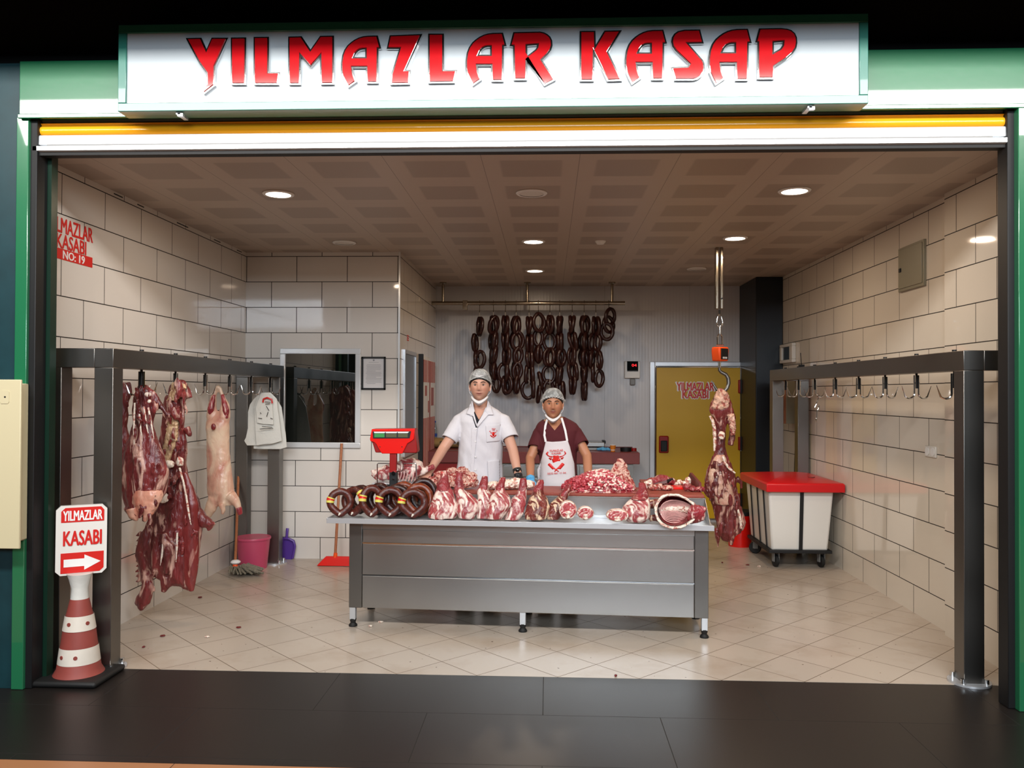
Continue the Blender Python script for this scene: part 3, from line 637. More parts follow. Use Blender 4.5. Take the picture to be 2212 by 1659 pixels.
# ================================================================ meat shapes
def loft(rows, Y, dr=.5, n=28, cx=None, dy=None):
    """rows of (py, left px, right px): elliptical body hanging at depth Y"""
    rings = []
    for i, (py, a, b) in enumerate(rows):
        c = P((a+b)/2, py, Y); r = (P(b, py, Y)-P(a, py, Y)).length/2; yo = dy[i] if dy else 0
        q = dr[i] if isinstance(dr, (list, tuple)) else dr
        rings.append([c+Vector((r*math.cos(2*math.pi*j/n), yo+max(.012, r*q)*math.sin(2*math.pi*j/n), 0)) for j in range(n)])
    return rings
def strand(mb, L, Y, r, n=8):
    pts = [P(p[0], p[1], Y+(p[2] if len(p) > 2 else 0)) for p in L]
    mb.tube(pts, r if isinstance(r, (list, tuple)) else [r]*(len(pts)-1)+[r*.4], n)
def rnd_strands(mb, rows, Y, k, ln, r, depth):
    for _ in range(k):
        i = random.randrange(len(rows)-1); py, a, b = rows[i]; x = random.uniform(a+2, b-2); y = py+random.uniform(-8, 12)
        d = depth*(1-abs((x-(a+b)/2)/((b-a)/2+.01))**2)**.5
        q = []
        for s in range(4): q.append((x+random.uniform(-2, 2)+s*random.uniform(-1.5, 1.5), y+s*ln/3, -d-.004-random.uniform(0, .012)))
        strand(mb, q, Y, r*random.uniform(.6, 1.3), 6)
# ---- beef shank side on the nearest hook
YA = 5.28
rowsA = [(832, 297, 318), (842, 292, 334), (858, 289, 346), (872, 288, 350), (892, 287, 338), (915, 285, 331), (940, 280, 336), (965, 272, 346), (990, 266, 356), (1015, 262, 364), (1040, 261, 362), (1065, 263, 356), (1085, 268, 345), (1102, 276, 332), (1112, 286, 320)]
m = MB().rings(loft(rowsA, YA, [.5, .4, .3, .26, .34, .4, .42, .45, .5, .52, .52, .5, .5, .5, .45]))
strand(m, [(335, 862), (350, 880), (362, 896), (366, 903)], YA, [.028, .024, .016, .006])
strand(m, [(282, 1095), (288, 1115), (296, 1123)], YA, [.045, .03, .008]); strand(m, [(330, 1080), (322, 1105), (310, 1126)], YA, [.05, .035, .012])
rnd_strands(m, rowsA, YA, 46, 26, .008, .07)
tA = link('hanging_beef', bake(m, .0075, 3, fbm(.011, 15, 3, (1, 1, .45))), 'beef'); tag(tA, 'raw beef side with pale fat belly on the nearest left rail hook', 'meat')
m = MB().rings(loft([(1058, 290, 350), (1070, 285, 352), (1085, 283, 346), (1100, 288, 334), (1110, 296, 322)], YA-.035, .55))
strand(m, [(330, 1085), (322, 1105), (311, 1127)], YA-.04, [.045, .032, .012]); strand(m, [(285, 1098), (290, 1116), (297, 1124)], YA-.05, [.04, .026, .008])
link('fat_belly', bake(m, .006, 3, fbm(.006, 14, 5)), meat_mat('orange_fat', 'd08064', 'b8604c', 'e2b098', .5, 8, dist=1.0, sharp=.15, bump=.3), tA)
bm_ = MB()
for L in ([(300, 880), (303, 920), (308, 955)], [(311, 878), (316, 915), (322, 945)], [(320, 880), (326, 910), (333, 950)], [(291, 870), (289, 930), (291, 975)]): strand(bm_, [(x, y, -.065) for x, y in L], YA, .007)
bm_.ball(P(319, 852, YA-.07), (.022, .014, .018), 6).ball(P(323, 867, YA-.07), (.016, .012, .014), 6)
link('tendon', bake(bm_, .004, 2, fbm(.001, 30, 2)), 'bone', tA)
# hooked mass hidden partly by the post
m = MB().rings(loft([(825, 258, 282), (850, 250, 285), (880, 248, 276), (920, 250, 272), (950, 252, 282), (990, 248, 284), (1030, 246, 276), (1060, 250, 270)], 5.42, .6))
rnd_strands(m, [(850, 250, 283), (950, 252, 280), (1000, 250, 280)], 5.42, 10, 24, .007, .05)
tag(link('beef_piece', bake(m, .008, 3, fbm(.011, 15, 9, (1, 1, .45))), 'beef'), 'raw beef piece half hidden behind the front left rail post', 'meat')
# ---- long beef quarter on the second hook
YB_ = 5.78
rowsB = [(820, 374, 396), (832, 366, 402), (846, 362, 404), (860, 354, 403), (878, 352, 396), (900, 354, 394), (925, 350, 396), (950, 344, 402), (975, 342, 405), (1000, 348, 402), (1025, 344, 406), (1050, 338, 418), (1080, 332, 430), (1110, 326, 434), (1140, 318, 436), (1170, 310, 432), (1200, 308, 430), (1225, 314, 428), (1245, 330, 424), (1258, 352, 422), (1266, 384, 420), (1276, 406, 419)]
m = MB().rings(loft(rowsB, YB_, .42))
strand(m, [(425, 1110), (440, 1125), (456, 1135), (450, 1146)], YB_, [.05, .045, .035, .01])
strand(m, [(335, 1120), (318, 1165), (308, 1200), (314, 1235), (320, 1262), (310, 1300), (302, 1316)], YB_-.02, [.04, .055, .05, .04, .04, .045, .02], 10)
strand(m, [(310, 1290), (294, 1304), (291, 1306)], YB_-.02, [.04, .02, .005]); strand(m, [(318, 1268), (332, 1273), (335, 1278)], YB_-.02, [.03, .02, .006])
strand(m, [(362, 1245), (358, 1262), (352, 1278)], YB_-.03, [.05, .04, .015]); strand(m, [(392, 826), (408, 856), (414, 858)], YB_, [.03, .018, .006])
strand(m, [(402, 925), (412, 940), (414, 942)], YB_, [.03, .016, .006]); strand(m, [(390, 830), (396, 880), (393, 930)], YB_-.03, [.016, .012, .012])
for y in range(1150, 1250, 11): strand(m, [(306, y), (298, y+6), (292, y+8)], YB_-.02, [.014, .009, .004], 6)
rnd_strands(m, rowsB[:18], YB_, 95, 26, .0085, .09)
strand(m, [(340, 1150), (336, 1200), (330, 1245)], YB_-.08, .03); strand(m, [(356, 1150), (362, 1200), (360, 1240)], YB_-.09, .03)
tB = link('beef_quarter', bake(m, .0075, 3, fbm(.012, 15, 11, (1, 1, .4))), 'beef'); tag(tB, 'long ragged dark beef quarter on the second left rail hook', 'meat')
m = MB().rings(loft([(1020, 392, 404), (1050, 394, 417), (1090, 388, 429), (1140, 384, 430), (1190, 386, 430), (1230, 392, 428), (1262, 400, 422), (1278, 408, 419)], YB_-.03, .62))
link('smooth_muscle', bake(m, .007, 3, fbm(.003, 10, 4)), meat_mat('smooth_beef', '84302e', '6a2020', 'c89484', .12, 7, (1, 1, .25), bump=.25), tB)
m = MB().rings(loft([(826, 372, 396), (838, 370, 404), (852, 366, 398), (866, 360, 384)], YB_-.04, .4))
m.rings(loft([(893, 364, 388), (920, 360, 386), (950, 356, 384), (980, 350, 372), (1005, 350, 366)], YB_-.045, .5))
link('yellow_fat', bake(m, .006, 2, fbm(.008, 25, 8, sharp=True)), meat_mat('aged_fat', 'b88a62', '5a3428', 'd8b48c', .6, 10, bump=.8), tB)
bm_ = MB()
for L in ([(395, 1035), (402, 1070), (408, 1110), (413, 1135)], [(383, 1150), (382, 1190), (380, 1215)], [(388, 1010), (398, 1050), (404, 1072)], [(352, 1175), (350, 1200), (346, 1222)]): strand(bm_, [(x, y, -.115) for x, y in L], YB_, .008)
link('tendon', bake(bm_, .005, 2, fbm(.0015, 30, 6)), 'bone', tB)
for a, b, r in ((366, 1003, (.035, .02, .03)), (389, 997, (.028, .02, .035)), (352, 1075, (.04, .02, .04))): link('exposed_bone', bake(MB().ball(P(a, b, YB_-.10), r, 7), .005, 2, fbm(.006, 40, a)), 'bone', tB)
# ---- lamb carcass
YC = 6.72
m = MB()
m.rings(loft([(888, 462, 483), (894, 455, 488), (903, 449, 492), (912, 446, 494), (925, 445, 495), (950, 446, 495), (975, 447, 496), (1000, 447, 499), (1025, 448, 502), (1045, 448, 505), (1065, 449, 506), (1080, 452, 508), (1092, 455, 505)], YC, [.5, .5, .6, .7, .75, .65, .62, .62, .66, .7, .7, .65, .5]))
m.tube([P(468, 838, YC), P(462, 856, YC), P(458, 874, YC), P(459, 900, YC), P(462, 930, YC)], [.015, .020, .034, .050, .03], 14); m.tube([P(475, 838, YC), P(481, 856, YC), P(486, 876, YC), P(484, 900, YC), P(482, 930, YC)], [.015, .020, .034, .050, .03], 14)
strand(m, [(462, 1075), (456, 1098), (448, 1112), (437, 1120)], YC-.03, [.05, .045, .035, .022], 12)
strand(m, [(496, 1070), (508, 1082), (515, 1096), (519, 1112)], YC-.03, [.05, .04, .028, .018], 12); strand(m, [(478, 1088), (483, 1102), (480, 1112)], YC-.06, [.03, .02, .012], 10)
m.ball(P(471, 838, YC), .024, 8)
tC = link('lamb_carcass', bake(m, .008, 5, fbm(.006, 9, 1)), 'lamb'); tag(tC, 'skinned pale lamb carcass hanging upside down on the left rail', 'meat')
m = MB()
m.tube([P(463, 852, YC-.012), P(459, 868, YC-.02), P(456, 884, YC-.028), P(454, 902, YC-.03)], [.012, .020, .030, .012], 12); m.tube([P(480, 852, YC-.012), P(484, 868, YC-.02), P(488, 886, YC-.028), P(490, 904, YC-.03)], [.012, .020, .028, .012], 12)
strand(m, [(441, 1118), (437, 1121)], YC-.05, [.03, .02], 10); strand(m, [(515, 1096), (519, 1112)], YC-.045, [.028, .02], 10)
link('lean_muscle', bake(m, .006, 4, fbm(.003, 20, 1)), 'shank', tC)
link('tail_hole', MB().ball(P(461, 922, YC-.098), (.02, .012, .028), 8).mesh(), 'ribred', tC)
# ---- bundle of white plastic bags on the last hook
t = thing('plastic_bag_bundle', 'bundle of white plastic bags with red and black print on the last left hook', 'plastic bags', P(577, 968, 7.7))
def sheet(L, Y, nm, th=.006, seed=0, wav=.012):
    me = shape2d([[(P(a, b, Y).x, P(a, b, Y).z) for a, b in L]], th); bm = bmesh.new(); bm.from_mesh(me)
    bmesh.ops.triangulate(bm, faces=bm.faces)
    for _ in range(4): bmesh.ops.subdivide_edges(bm, edges=[e_ for e_ in bm.edges if e_.calc_length() > .02], cuts=1)
    for v in bm.verts:
        x, y, z = v.co; w_ = noise.noise(Vector((x*9+seed, y*5, seed*2)))*wav+math.sin(x*42+seed*3+y*4)*wav*.45
        v.co = Vector((x, Y+z+w_, y))
    bm.to_mesh(me); bm.free(); return link(nm, me, 'bag', t, True)
sheet([(575, 852), (592, 856), (601, 868), (608, 880), (611, 900), (617, 935), (620, 966), (605, 970), (570, 970), (548, 969), (545, 880)], 7.74, 'bag', seed=1)
sheet([(560, 852), (548, 862), (540, 874), (536, 890), (536, 925), (532, 945), (528, 952), (535, 962), (556, 962), (562, 900)], 7.72, 'bag', seed=2)
sheet([(566, 848), (584, 848), (598, 862), (600, 880), (606, 930), (609, 952), (590, 958), (555, 962), (552, 930), (550, 880), (556, 858)], 7.69, 'bag', seed=3)
b = sheet([(564, 850), (578, 848), (588, 860), (590, 900), (591, 917), (570, 916), (556, 913), (553, 880)], 7.665, 'bag', seed=4, wav=.006)
pm = MB(); pm.tube([P(568, 869, 7.645), P(569, 862, 7.64), P(577, 859, 7.64), P(587, 863, 7.64), P(588, 871, 7.645)], .008, 8)
obj('red_print', pm, 'reddecal', b)
pm = MB()
for (a0, b0, a1, b1) in ((572, 868, 584, 869), (573, 873, 583, 872), (575, 877, 581, 887), (579, 890, 576, 900), (558, 903, 566, 904), (584, 903, 589, 905), (566, 921, 588, 923), (561, 927, 590, 925), (562, 891, 564, 894)):
    pm.tube([P(a0, b0, 7.64), P(a1, b1, 7.64)], .003, 6)
obj('black_print', pm, 'black', b)
# ================================================================ crane scale and its meat
YD = 7.96
t = thing('crane_scale', 'orange digital crane scale hanging from the ceiling above the counter end', 'scale', P(1554, 840, YD))
p0, p1 = P(1553, 536, YD), P(1553, 668, YD)
br = MB(); c = .036
for s in (-1, 1): br.box((p0.x+s*.022-.014, YD-.03, p1.z), (p0.x+s*.022+.014, YD+.03, CZ))
obj('ceiling_bracket', br, 'gold', t, False, .006)
obj('bracket_bolt', MB().cyl((p0.x+.022, YD-.04, p0.z-.10), (p0.x+.022, YD-.03, p0.z-.10), .009, n=10).cyl((p0.x+.022, YD-.04, p1.z+.10), (p0.x+.022, YD-.03, p1.z+.10), .009, n=10), 'chrome', t)
pxt([(1554, 670), (1554, 679)], YD, .010, 'black', 'eye_bolt', t)
obj('carabiner', MB().tube([P(x, y, YD) for x, y in ((1554, 676), (1550, 684), (1548, 696), (1549, 703), (1554, 706), (1560, 703), (1561, 696), (1558, 684))], .0085, 10, closed=True), 'chrome', t)
obj('swivel', MB().cyl(P(1555, 705, YD), P(1555, 722, YD), .011), 'chrome', t)
obj('shackle', MB().tube([P(x, y, YD) for x, y in ((1550, 745), (1550, 728), (1552, 723), (1555, 721), (1558, 723), (1560, 728), (1560, 745))], .0075, 8).cyl(P(1547, 745, YD), P(1563, 745, YD), .007), 'chrome', t)
M0 = Matrix.Translation(P(1555.5, 765, YD))@Matrix.Rotation(math.radians(38), 4, 'Z')
hb = MB().prism([(-.065, -.05, .068), (.065, -.05, .068), (.072, -.05, .03), (.060, -.05, -.068), (-.060, -.05, -.068), (-.072, -.05, .03)], (0, .10, 0)).xf(M0); hs = obj('housing', hb, 'orange', t, False, .012)
obj('bezel', MB().box((-.05, -.058, -.052), (.05, -.05, .052)).xf(M0), 'black', hs, False, .004)
obj('keys', MB().box((-.03, -.061, -.045), (-.015, -.058, -.028)).box((-.008, -.061, -.045), (.007, -.058, -.028)).box((.014, -.061, -.045), (.029, -.058, -.028)).xf(M0), 'paper', hs, False)
obj('stem', MB().cyl(P(1554, 781, YD), P(1554, 794, YD), .013), 'chrome', t)
obj('hook', MB().tube([P(x, y, YD) for x, y in ((1554, 790), (1554, 800), (1558, 804), (1568, 809), (1573, 817), (1574, 828), (1571, 838), (1563, 847), (1556, 849), (1549, 843), (1543, 833), (1537, 822))], [.012, .014, .016, .018, .019, .019, .018, .017, .016, .014, .010, .003], 10), 'steelr', t)
rowsD = [(838, 1550, 1560), (848, 1545, 1572), (862, 1541, 1576), (874, 1535, 1582), (886, 1532, 1584), (896, 1538, 1580), (906, 1543, 1570), (925, 1544, 1569), (945, 1546, 1568), (965, 1546, 1566), (982, 1542, 1572), (1000, 1534, 1580), (1020, 1526, 1586), (1040, 1522, 1590), (1060, 1525, 1594), (1078, 1532, 1598), (1095, 1538, 1600), (1115, 1544, 1600), (1135, 1546, 1602), (1150, 1549, 1600), (1162, 1556, 1584), (1168, 1562, 1574)]
m = MB().rings(loft(rowsD, YD, .55))
strand(m, [(1574, 885), (1580, 905), (1582, 925), (1581, 942), (1578, 962)], YD, [.05, .04, .035, .03, .03], 10)
strand(m, [(1590, 1035), (1600, 1042), (1602, 1055)], YD, [.03, .018, .01]); strand(m, [(1548, 1140), (1550, 1162), (1551, 1183)], YD-.03, [.03, .02, .006]); strand(m, [(1578, 1150), (1580, 1165), (1580, 1176)], YD-.03, [.04, .02, .005])
strand(m, [(1592, 1095), (1600, 1130), (1600, 1146)], YD-.03, [.05, .045, .02]); strand(m, [(1528, 1040), (1526, 1062), (1530, 1074)], YD-.02, [.03, .03, .012])
rnd_strands(m, rowsD[11:20], YD, 70, 22, .010, .12)
tD = link('hanging_beef_joint', bake(m, .009, 3, fbm(.014, 13, 21, (1, 1, .5))), 'beef'); tag(tD, 'large bone-in beef joint hanging from the orange crane scale', 'meat')
m = MB().rings(loft([(982, 1546, 1566), (1000, 1536, 1572), (1025, 1530, 1574), (1050, 1532, 1580), (1072, 1538, 1586), (1090, 1546, 1588)], YD-.055, .62))
link('pale_face', bake(m, .008, 3, fbm(.007, 16, 8)), meat_mat('pale_beef_face', 'c08072', 'a05c50', 'dcb8a0', .55, 9, dist=1.2, sharp=.12, bump=.5), tD)
m = MB().rings(loft([(840, 1550, 1561), (850, 1546, 1573), (866, 1541, 1576), (878, 1538, 1574), (884, 1541, 1566)], YD-.045, .55)); strand(m, [(1578, 895, -.05), (1583, 925, -.06), (1582, 940, -.05)], YD, [.035, .03, .02])
link('aged_fat', bake(m, .008, 2, fbm(.012, 20, 3, sharp=True)), 'beefp', tD)
m = MB(); strand(m, [(1533, 898), (1539, 908), (1543, 925), (1544, 950), (1543, 975)], YD-.09, [.012, .016, .018, .016, .012], 8); link('fat_edge', bake(m, .006, 2, fbm(.004, 40, 5)), 'bone', tD)
m = MB(); strand(m, [(1561, 985), (1566, 1000), (1576, 1012), (1588, 1022)], YD-.15, [.012, .016, .014, .008]); link('fat_edge', bake(m, .006, 2, fbm(.004, 40, 6)), 'bone', tD)
m = MB(); strand(m, [(1594, 1100), (1600, 1125), (1601, 1142)], YD-.10, [.01, .014, .012]); link('fat_edge', bake(m, .006, 2, fbm(.004, 40, 7)), 'bone', tD)
link('exposed_bone', bake(MB().ball(P(1559, 940, YD-.09), (.035, .02, .04), 8), .006, 2, fbm(.006, 40, 8)), 'bone', tD)
# ================================================================ cone with arrow sign
cp = PZ(172, 1460, 0); cx, cy = cp.x, 4.68; cx = P(172, 1300, cy).x
t = thing('traffic_cone', 'faded red and white traffic cone carrying a shop arrow sign', 'traffic cone', (cx, cy, 0))
obj('rubber_base', MB().box((cx-.19, cy-.17, .0), (cx+.19, cy+.17, .035)), 'blackrub', t, False, .015)
def cz(py): return P(172, py, cy).z
prof = [(1462, 52), (1455, 52), (1440, 45), (1395, 38), (1350, 32), (1326, 27), (1292, 19)]
k = cy/F
obj('cone_body', MB().lathe([(.001, .035)]+[(r*k, max(.035, cz(y))) for y, r in prof]+[(.001, cz(1292))], (cx, cy, 0), 40), 'cone', t)
for y0_, y1_, r0, r1 in ((1427, 1393, 42.5, 38.3), (1357, 1326, 33.2, 28.2)):
    bd = obj('white_band', MB().lathe([(r0*k+.002, cz(y0_)), (r1*k+.002, cz(y1_))], (cx, cy, 0), 40, False), 'conew', t)
    dots = MB(); rr = (r0+r1)/2*k+.003
    for a in ((-70, -115) if y0_ == 1427 else (-100, -30)):
        a = math.radians(a); q = Vector((cx+rr*math.cos(a), cy+rr*math.sin(a), cz((y0_+y1_)/2))); nn_ = Vector((math.cos(a), math.sin(a), 0)); dots.cyl(q-nn_*.004, q+nn_*.002, .011, n=14)
    obj('reflector_dot', dots, 'cone', bd)
obj('wrapped_neck', MB().lathe([(19*k, cz(1296)), (17*k, cz(1270)), (22*k, cz(1250)), (26*k, cz(1238))], (cx, cy, 0), 24), 'bag', t)
# sign board: rounded plate turned slightly
spL, spR = P(121, 1165, cy-.03), P(231, 1165, cy+.11)
ux = (spR-spL); sw = ux.length; ctr = P(176, 1165, cy+.03); top = P(176, 1092, cy).z; bot = P(176, 1242, cy).z; sh = top-bot
SF = frame(ctr, ux, (.0, 0, 1))
SF = SF@Matrix.Rotation(math.radians(4.5), 4, 'Z')
def rrect(w, h, r): return [(w/2, -h/2+r), (w/2, h/2-r), (w/2-r, h/2), (-w/2+r, h/2), (-w/2, h/2-r), (-w/2, -h/2+r), (-w/2+r, -h/2), (w/2-r, -h/2)]
def pl2(name, loops, th, zo, m, par):
    me = shape2d(loops, th); me.transform(SF@Matrix.Translation((0, 0, zo))); return link(name, me, m, par, False)
bd = pl2('sign_board', [rrect(sw, sh, .025)], .03, 0, 'whiteplastic', t)
pl2('red_band', [[(-sw*.40, sh*.26), (sw*.44, sh*.26), (sw*.44, sh*.42), (sw*.38, sh*.47), (-sw*.32, sh*.47), (-sw*.40, sh*.42)]], .002, .016, 'reddecal', bd)
pl2('red_band', [[(-sw*.40, -sh*.18), (sw*.44, -sh*.18), (sw*.44, -sh*.42), (sw*.36, -sh*.47), (-sw*.40, -sh*.47)]], .002, .016, 'reddecal', bd)
pl2('white_arrow', [[(-sw*.34, -sh*.27), (sw*.06, -sh*.27), (sw*.06, -sh*.215), (sw*.38, -sh*.325), (sw*.06, -sh*.435), (sw*.06, -sh*.38), (-sw*.34, -sh*.38)]], .002, .018, 'white', bd)
for s, yy, w_, h_, m_ in (('YILMAZLAR', .355, .76, .14, 'white'), ('KASABI', .03, .74, .21, 'reddecal')):
    me = text_mesh(s, sw*w_, sh*h_, .002, .03); me.transform(SF@Matrix.Translation((sw*.02, sh*yy, .018))); link('sign_text', me, m_, bd, False)
# ================================================================ wheeled bin
t = thing('wheeled_bin', 'white wheeled meat bin with black straps and red lid by the right wall', 'wheeled bin', (2.42, 8.35, 0))
bx = [(2.13, 7.98), (2.66, 7.98), (2.66, 8.78), (2.13, 8.78)]; z0_, z1_ = .17, .76
tp = [(2.09, 7.93), (2.70, 7.93), (2.70, 8.84), (2.09, 8.84)]
obj('tub', MB().rings([[(x, y, z0_) for x, y in bx], [(x, y, z1_) for x, y in tp]]), 'whiteplastic', t, False, .02)
lz = .74; ld = MB(); L0 = [(2.05, 7.85), (2.775, 7.85), (2.775, 8.93), (2.05, 8.93)]; cxx, cyy = 2.41, 8.39
sc_ = lambda L, k_: [(cxx+(x-cxx)*k_, cyy+(y-cyy)*k_) for x, y in L]
ld.rings([[(x, y, lz) for x, y in L0], [(x, y, lz+.075) for x, y in L0], [(x, y, lz+.085) for x, y in sc_(L0, .97)], [(x, y, lz+.125) for x, y in sc_(L0, .35)], [(x, y, lz+.13) for x, y in sc_(L0, .1)]])
lid = obj('lid', ld, 'redlid', t, False, .006)
obj('lid_ring', MB().tube([(2.55+.035*math.cos(a*.785), 8.15+.05*math.sin(a*.785), lz+.112) for a in range(8)], .006, 6, closed=True), 'black', lid)
bl = MB().box((2.10, 7.95, .15), (2.69, 8.81, .18)); obj('wheel_frame', bl, 'black', t, False, .004)
for x in (2.40,): obj('strap', MB().prism([(x-.017, 7.925, .77), (x+.017, 7.925, .77), (x+.017, 7.972, .16), (x-.017, 7.972, .16)], (0, -.006, 0)), 'black', t, False)
for y in (8.12, 8.36, 8.62): obj('strap', MB().prism([(2.086, y-.015, .77), (2.086, y+.015, .77), (2.126, y+.015, .16), (2.126, y-.015, .16)], (-.006, 0, 0)), 'black', t, False)
for x, y, a in ((2.19, 8.05, .15), (2.62, 8.05, .15), (2.17, 8.72, 1.2), (2.62, 8.72, .2)):
    R = Matrix.Translation((x, y, 0))@Matrix.Rotation(a, 4, 'Z')
    w_ = MB().lathe([(.012, -.016), (.055, -.016), (.062, -.010), (.062, .010), (.055, .016), (.012, .016)], n=28).xf(R@Matrix.Translation((0, .01, .062))@Matrix.Rotation(math.pi/2, 4, 'Y'))
    wh = obj('caster', w_, 'blackrub', t)
    obj('fork', MB().box((-.028, -.02, .055), (-.020, .03, .15)).box((.020, -.02, .055), (.028, .03, .15)).box((-.028, -.03, .14), (.028, .03, .152)).cyl((-.03, .01, .062), (.03, .01, .062), .010, n=10).xf(R), 'grey', wh, False)
t = thing('red_bin', 'small red bin with black rim behind the wheeled white bin', 'bin', (2.10, 9.15, 0))
c = (2.10, 9.15, 0)
obj('bin_body', MB().lathe([(.001, .0), (.12, .0), (.15, .36), (.146, .36), (.116, .02), (.001, .02)], c, 30), 'red', t)
obj('rim', MB().lathe([(.140, .345), (.157, .345), (.157, .385), (.140, .385)], c, 30), 'blackrub', t)
# ================================================================ cleaning things in the rear left corner
bp_ = PZ(545, 1214, 0); bc = (bp_.x, 7.70, 0)
bc = (P(547, 1180, 7.70).x, 7.70, 0)
t = thing('bucket', 'pink plastic bucket between the rear left posts and the mop', 'bucket', bc)
bc2 = Vector(bc); kk = 7.7/F
obj('bucket_body', MB().lathe([(.001, .0), (31*kk*.95, .0), (36*kk, .28), (34.5*kk, .28), (29*kk, .01), (.001, .01)], bc, 36), 'pink', t)
obj('rim', MB().lathe([(34.5*kk, .275), (37.5*kk, .272), (38*kk, .283), (37*kk, .292), (34.5*kk, .29)], bc, 36), 'pink', t)
t = thing('mop', 'wooden mop with grey yarn head lying in front of the pink bucket', 'mop', P(513, 1222, 7.42))
obj('handle', MB().tube([P(508, 1222, 7.40)+Vector((0, 0, .02)), P(512, 1120, 7.72), P(517, 968, 7.98)], .0125, 12), 'wood', t)
sk = obj('socket', MB().cyl(P(508, 1225, 7.40)+Vector((0, 0, .0)), P(509, 1212, 7.42), .024, .02), 'orange', t)
obj('white_collar', MB().ball(P(509, 1214, 7.41), (.045, .045, .022), 8), 'white', sk)
mh = MB()
for i in range(90):
    s0 = PZ(511+random.uniform(-7, 7), 1228, .045); a = random.random()
    e0 = PZ(random.uniform(492, 570), random.uniform(1226, 1240), random.uniform(.012, .05)); md = (s0+e0)/2+Vector((random.uniform(-.02, .02), random.uniform(-.03, .02), random.uniform(.015, .045)))
    mh.tube([s0, md, e0], .0085, 6)
mh.ball(PZ(530, 1233, .022), (.14, .07, .022), 10)
tag(obj('yarn_head', mh, 'mop', t), kind=None)
t = thing('dustpan', 'purple plastic dustpan leaning on the wall beside the rear left post', 'dustpan', P(621, 1205, 8.05))
Yp = 8.11
dp = [(608, 1165), (613, 1160), (626, 1162), (636, 1167), (639, 1178), (634, 1200), (631, 1208), (608, 1209)]
me = shape2d([[(P(a, b, Yp).x, P(a, b, Yp).z) for a, b in dp]], .012); me.transform(Matrix.Translation((0, Yp, .0))@RXZ); pan = link('pan', me, 'purple', t, False)
rl = MB().tube([P(a, b, Yp-.02) for a, b in ((632, 1206), (637, 1180), (634, 1169), (624, 1164), (612, 1163), (609, 1172))], [.012]*6, 8); obj('pan_rim', rl, 'purple', pan)
obj('handle', MB().tube([P(619, 1163, Yp-.01), P(620, 1150, Yp-.01), P(621, 1141, Yp)], [.014, .013, .015], 10, .6), 'purple', t)
t = thing('broom', 'wooden broom with orange-red head leaning left of the counter', 'broom', P(716, 1221, 7.85))
obj('handle', MB().tube([P(724, 1203, 7.86), P(731, 1080, 7.98), P(738, 958, 8.10)], .0135, 12), 'wood', t)
a, b = P(700, 1204, 7.86), P(762, 1200, 7.86)
sk = obj('socket', MB().cyl(P(724, 1206, 7.86), P(725, 1194, 7.86), .022, .017), 'orange', t)
obj('head', MB().rings([[(a.x-.055, 7.80, .004), (b.x+.05, 7.80, .004), (b.x+.05, 7.92, .004), (a.x-.055, 7.92, .004)], [(a.x, 7.835, .065), (b.x, 7.835, .065), (b.x, 7.885, .065), (a.x, 7.885, .065)], [(a.x+.02, 7.845, .085), (b.x, 7.845, .085), (b.x, 7.875, .085), (a.x+.02, 7.875, .085)]]), 'red', t, False, .004)
# ================================================================ rear work table
t = thing('rear_work_table', 'stainless drawer table with thick maroon board against the rear wall', 'work table', (.0, 10.3, 0))
YT = 9.88; q0, q1 = P(1382, 978, YT), P(1382, 1003, YT); xr = q0.x; xl = -1.44
obj('board_top', MB().box((xl, YT, q1.z), (xr, YB-.01, q0.z)), 'boardb', t, False, .006)
obj('back_board', MB().box((xl, YB-.03, q0.z), (P(1366, 965, YB).x, YB-.002, P(1366, 965, YB).z+.0)), 'boardb', t, False, .003)
obj('steel_body', MB().box((xl+.05, YT+.08, .15), (xr-.12, YB-.05, q1.z)), 'steelp', t, False, .003)
z = q1.z-.02
for j, (a_, b_) in enumerate(((1086, 1150), (1252, 1350), (1154, 1248))):
    xa, xb = P(a_, 1020, YT+.07).x, P(b_, 1020, YT+.07).x
    for i in range(3):
        d = obj('drawer', MB().box((xa, YT+.06, z-.145-i*.16), (xb, YT+.085, z-.01-i*.16)), 'steelp', t, False, .004)
        obj('pull', MB().box((xa+.02, YT+.05, z-.02-i*.16), (xb-.02, YT+.062, z-.012-i*.16)), 'alu', d, False)
obj('dark_front', MB().box((xl+.06, YT+.055, .2), (P(990, 1020, YT).x, YT+.075, q1.z-.01)), 'redd', t, False)
for x in (xl+.08, xr-.16): obj('leg', MB().box((x, YT+.06, .001), (x+.09, YT+.15, q1.z)), 'steelr', t, False)
for x in (xl+.08, xr-.16): obj('leg', MB().box((x, YB-.15, .001), (x+.09, YB-.06, q1.z)), 'steelr', t, False)
ZT = q0.z
def on_table(px, Y): v = P(px, 960, Y); return Vector((v.x, Y, ZT))
c = on_table(939, 10.55); t = thing('water_bottle', 'small clear water bottle with blue label standing on the rear table', 'bottle', c)
obj('bottle_body', MB().lathe([(.001, .0), (.030, .0), (.032, .02), (.031, .11), (.030, .14), (.014, .185), (.013, .2), (.001, .2)], c+Vector((0, 0, .12)), 20), 'pet', t)
obj('label_band', MB().lathe([(.0325, .02), (.0325, .06)], c+Vector((0, 0, .12)), 20, False), 'bluecap', t); obj('cap', MB().lathe([(.001, .2), (.016, .2), (.016, .22), (.001, .22)], c+Vector((0, 0, .12)), 16), 'bluecap', t)
c = on_table(958, 10.5); t = thing('paper_sack', 'tan paper sack with black print lying on the rear table', 'sack', c)
m = MB().tube([c+Vector((-.27, 0, .065)), c+Vector((-.2, 0, .065)), c+Vector((0, 0, .065)), c+Vector((.2, 0, .062)), c+Vector((.26, 0, .06))], [(.07, .045), (.12, .062), (.125, .065), (.12, .06), (.07, .04)], 20, side=(0, 1, 0))
me = m.mesh(); link('sack_body', me, 'sack', t)
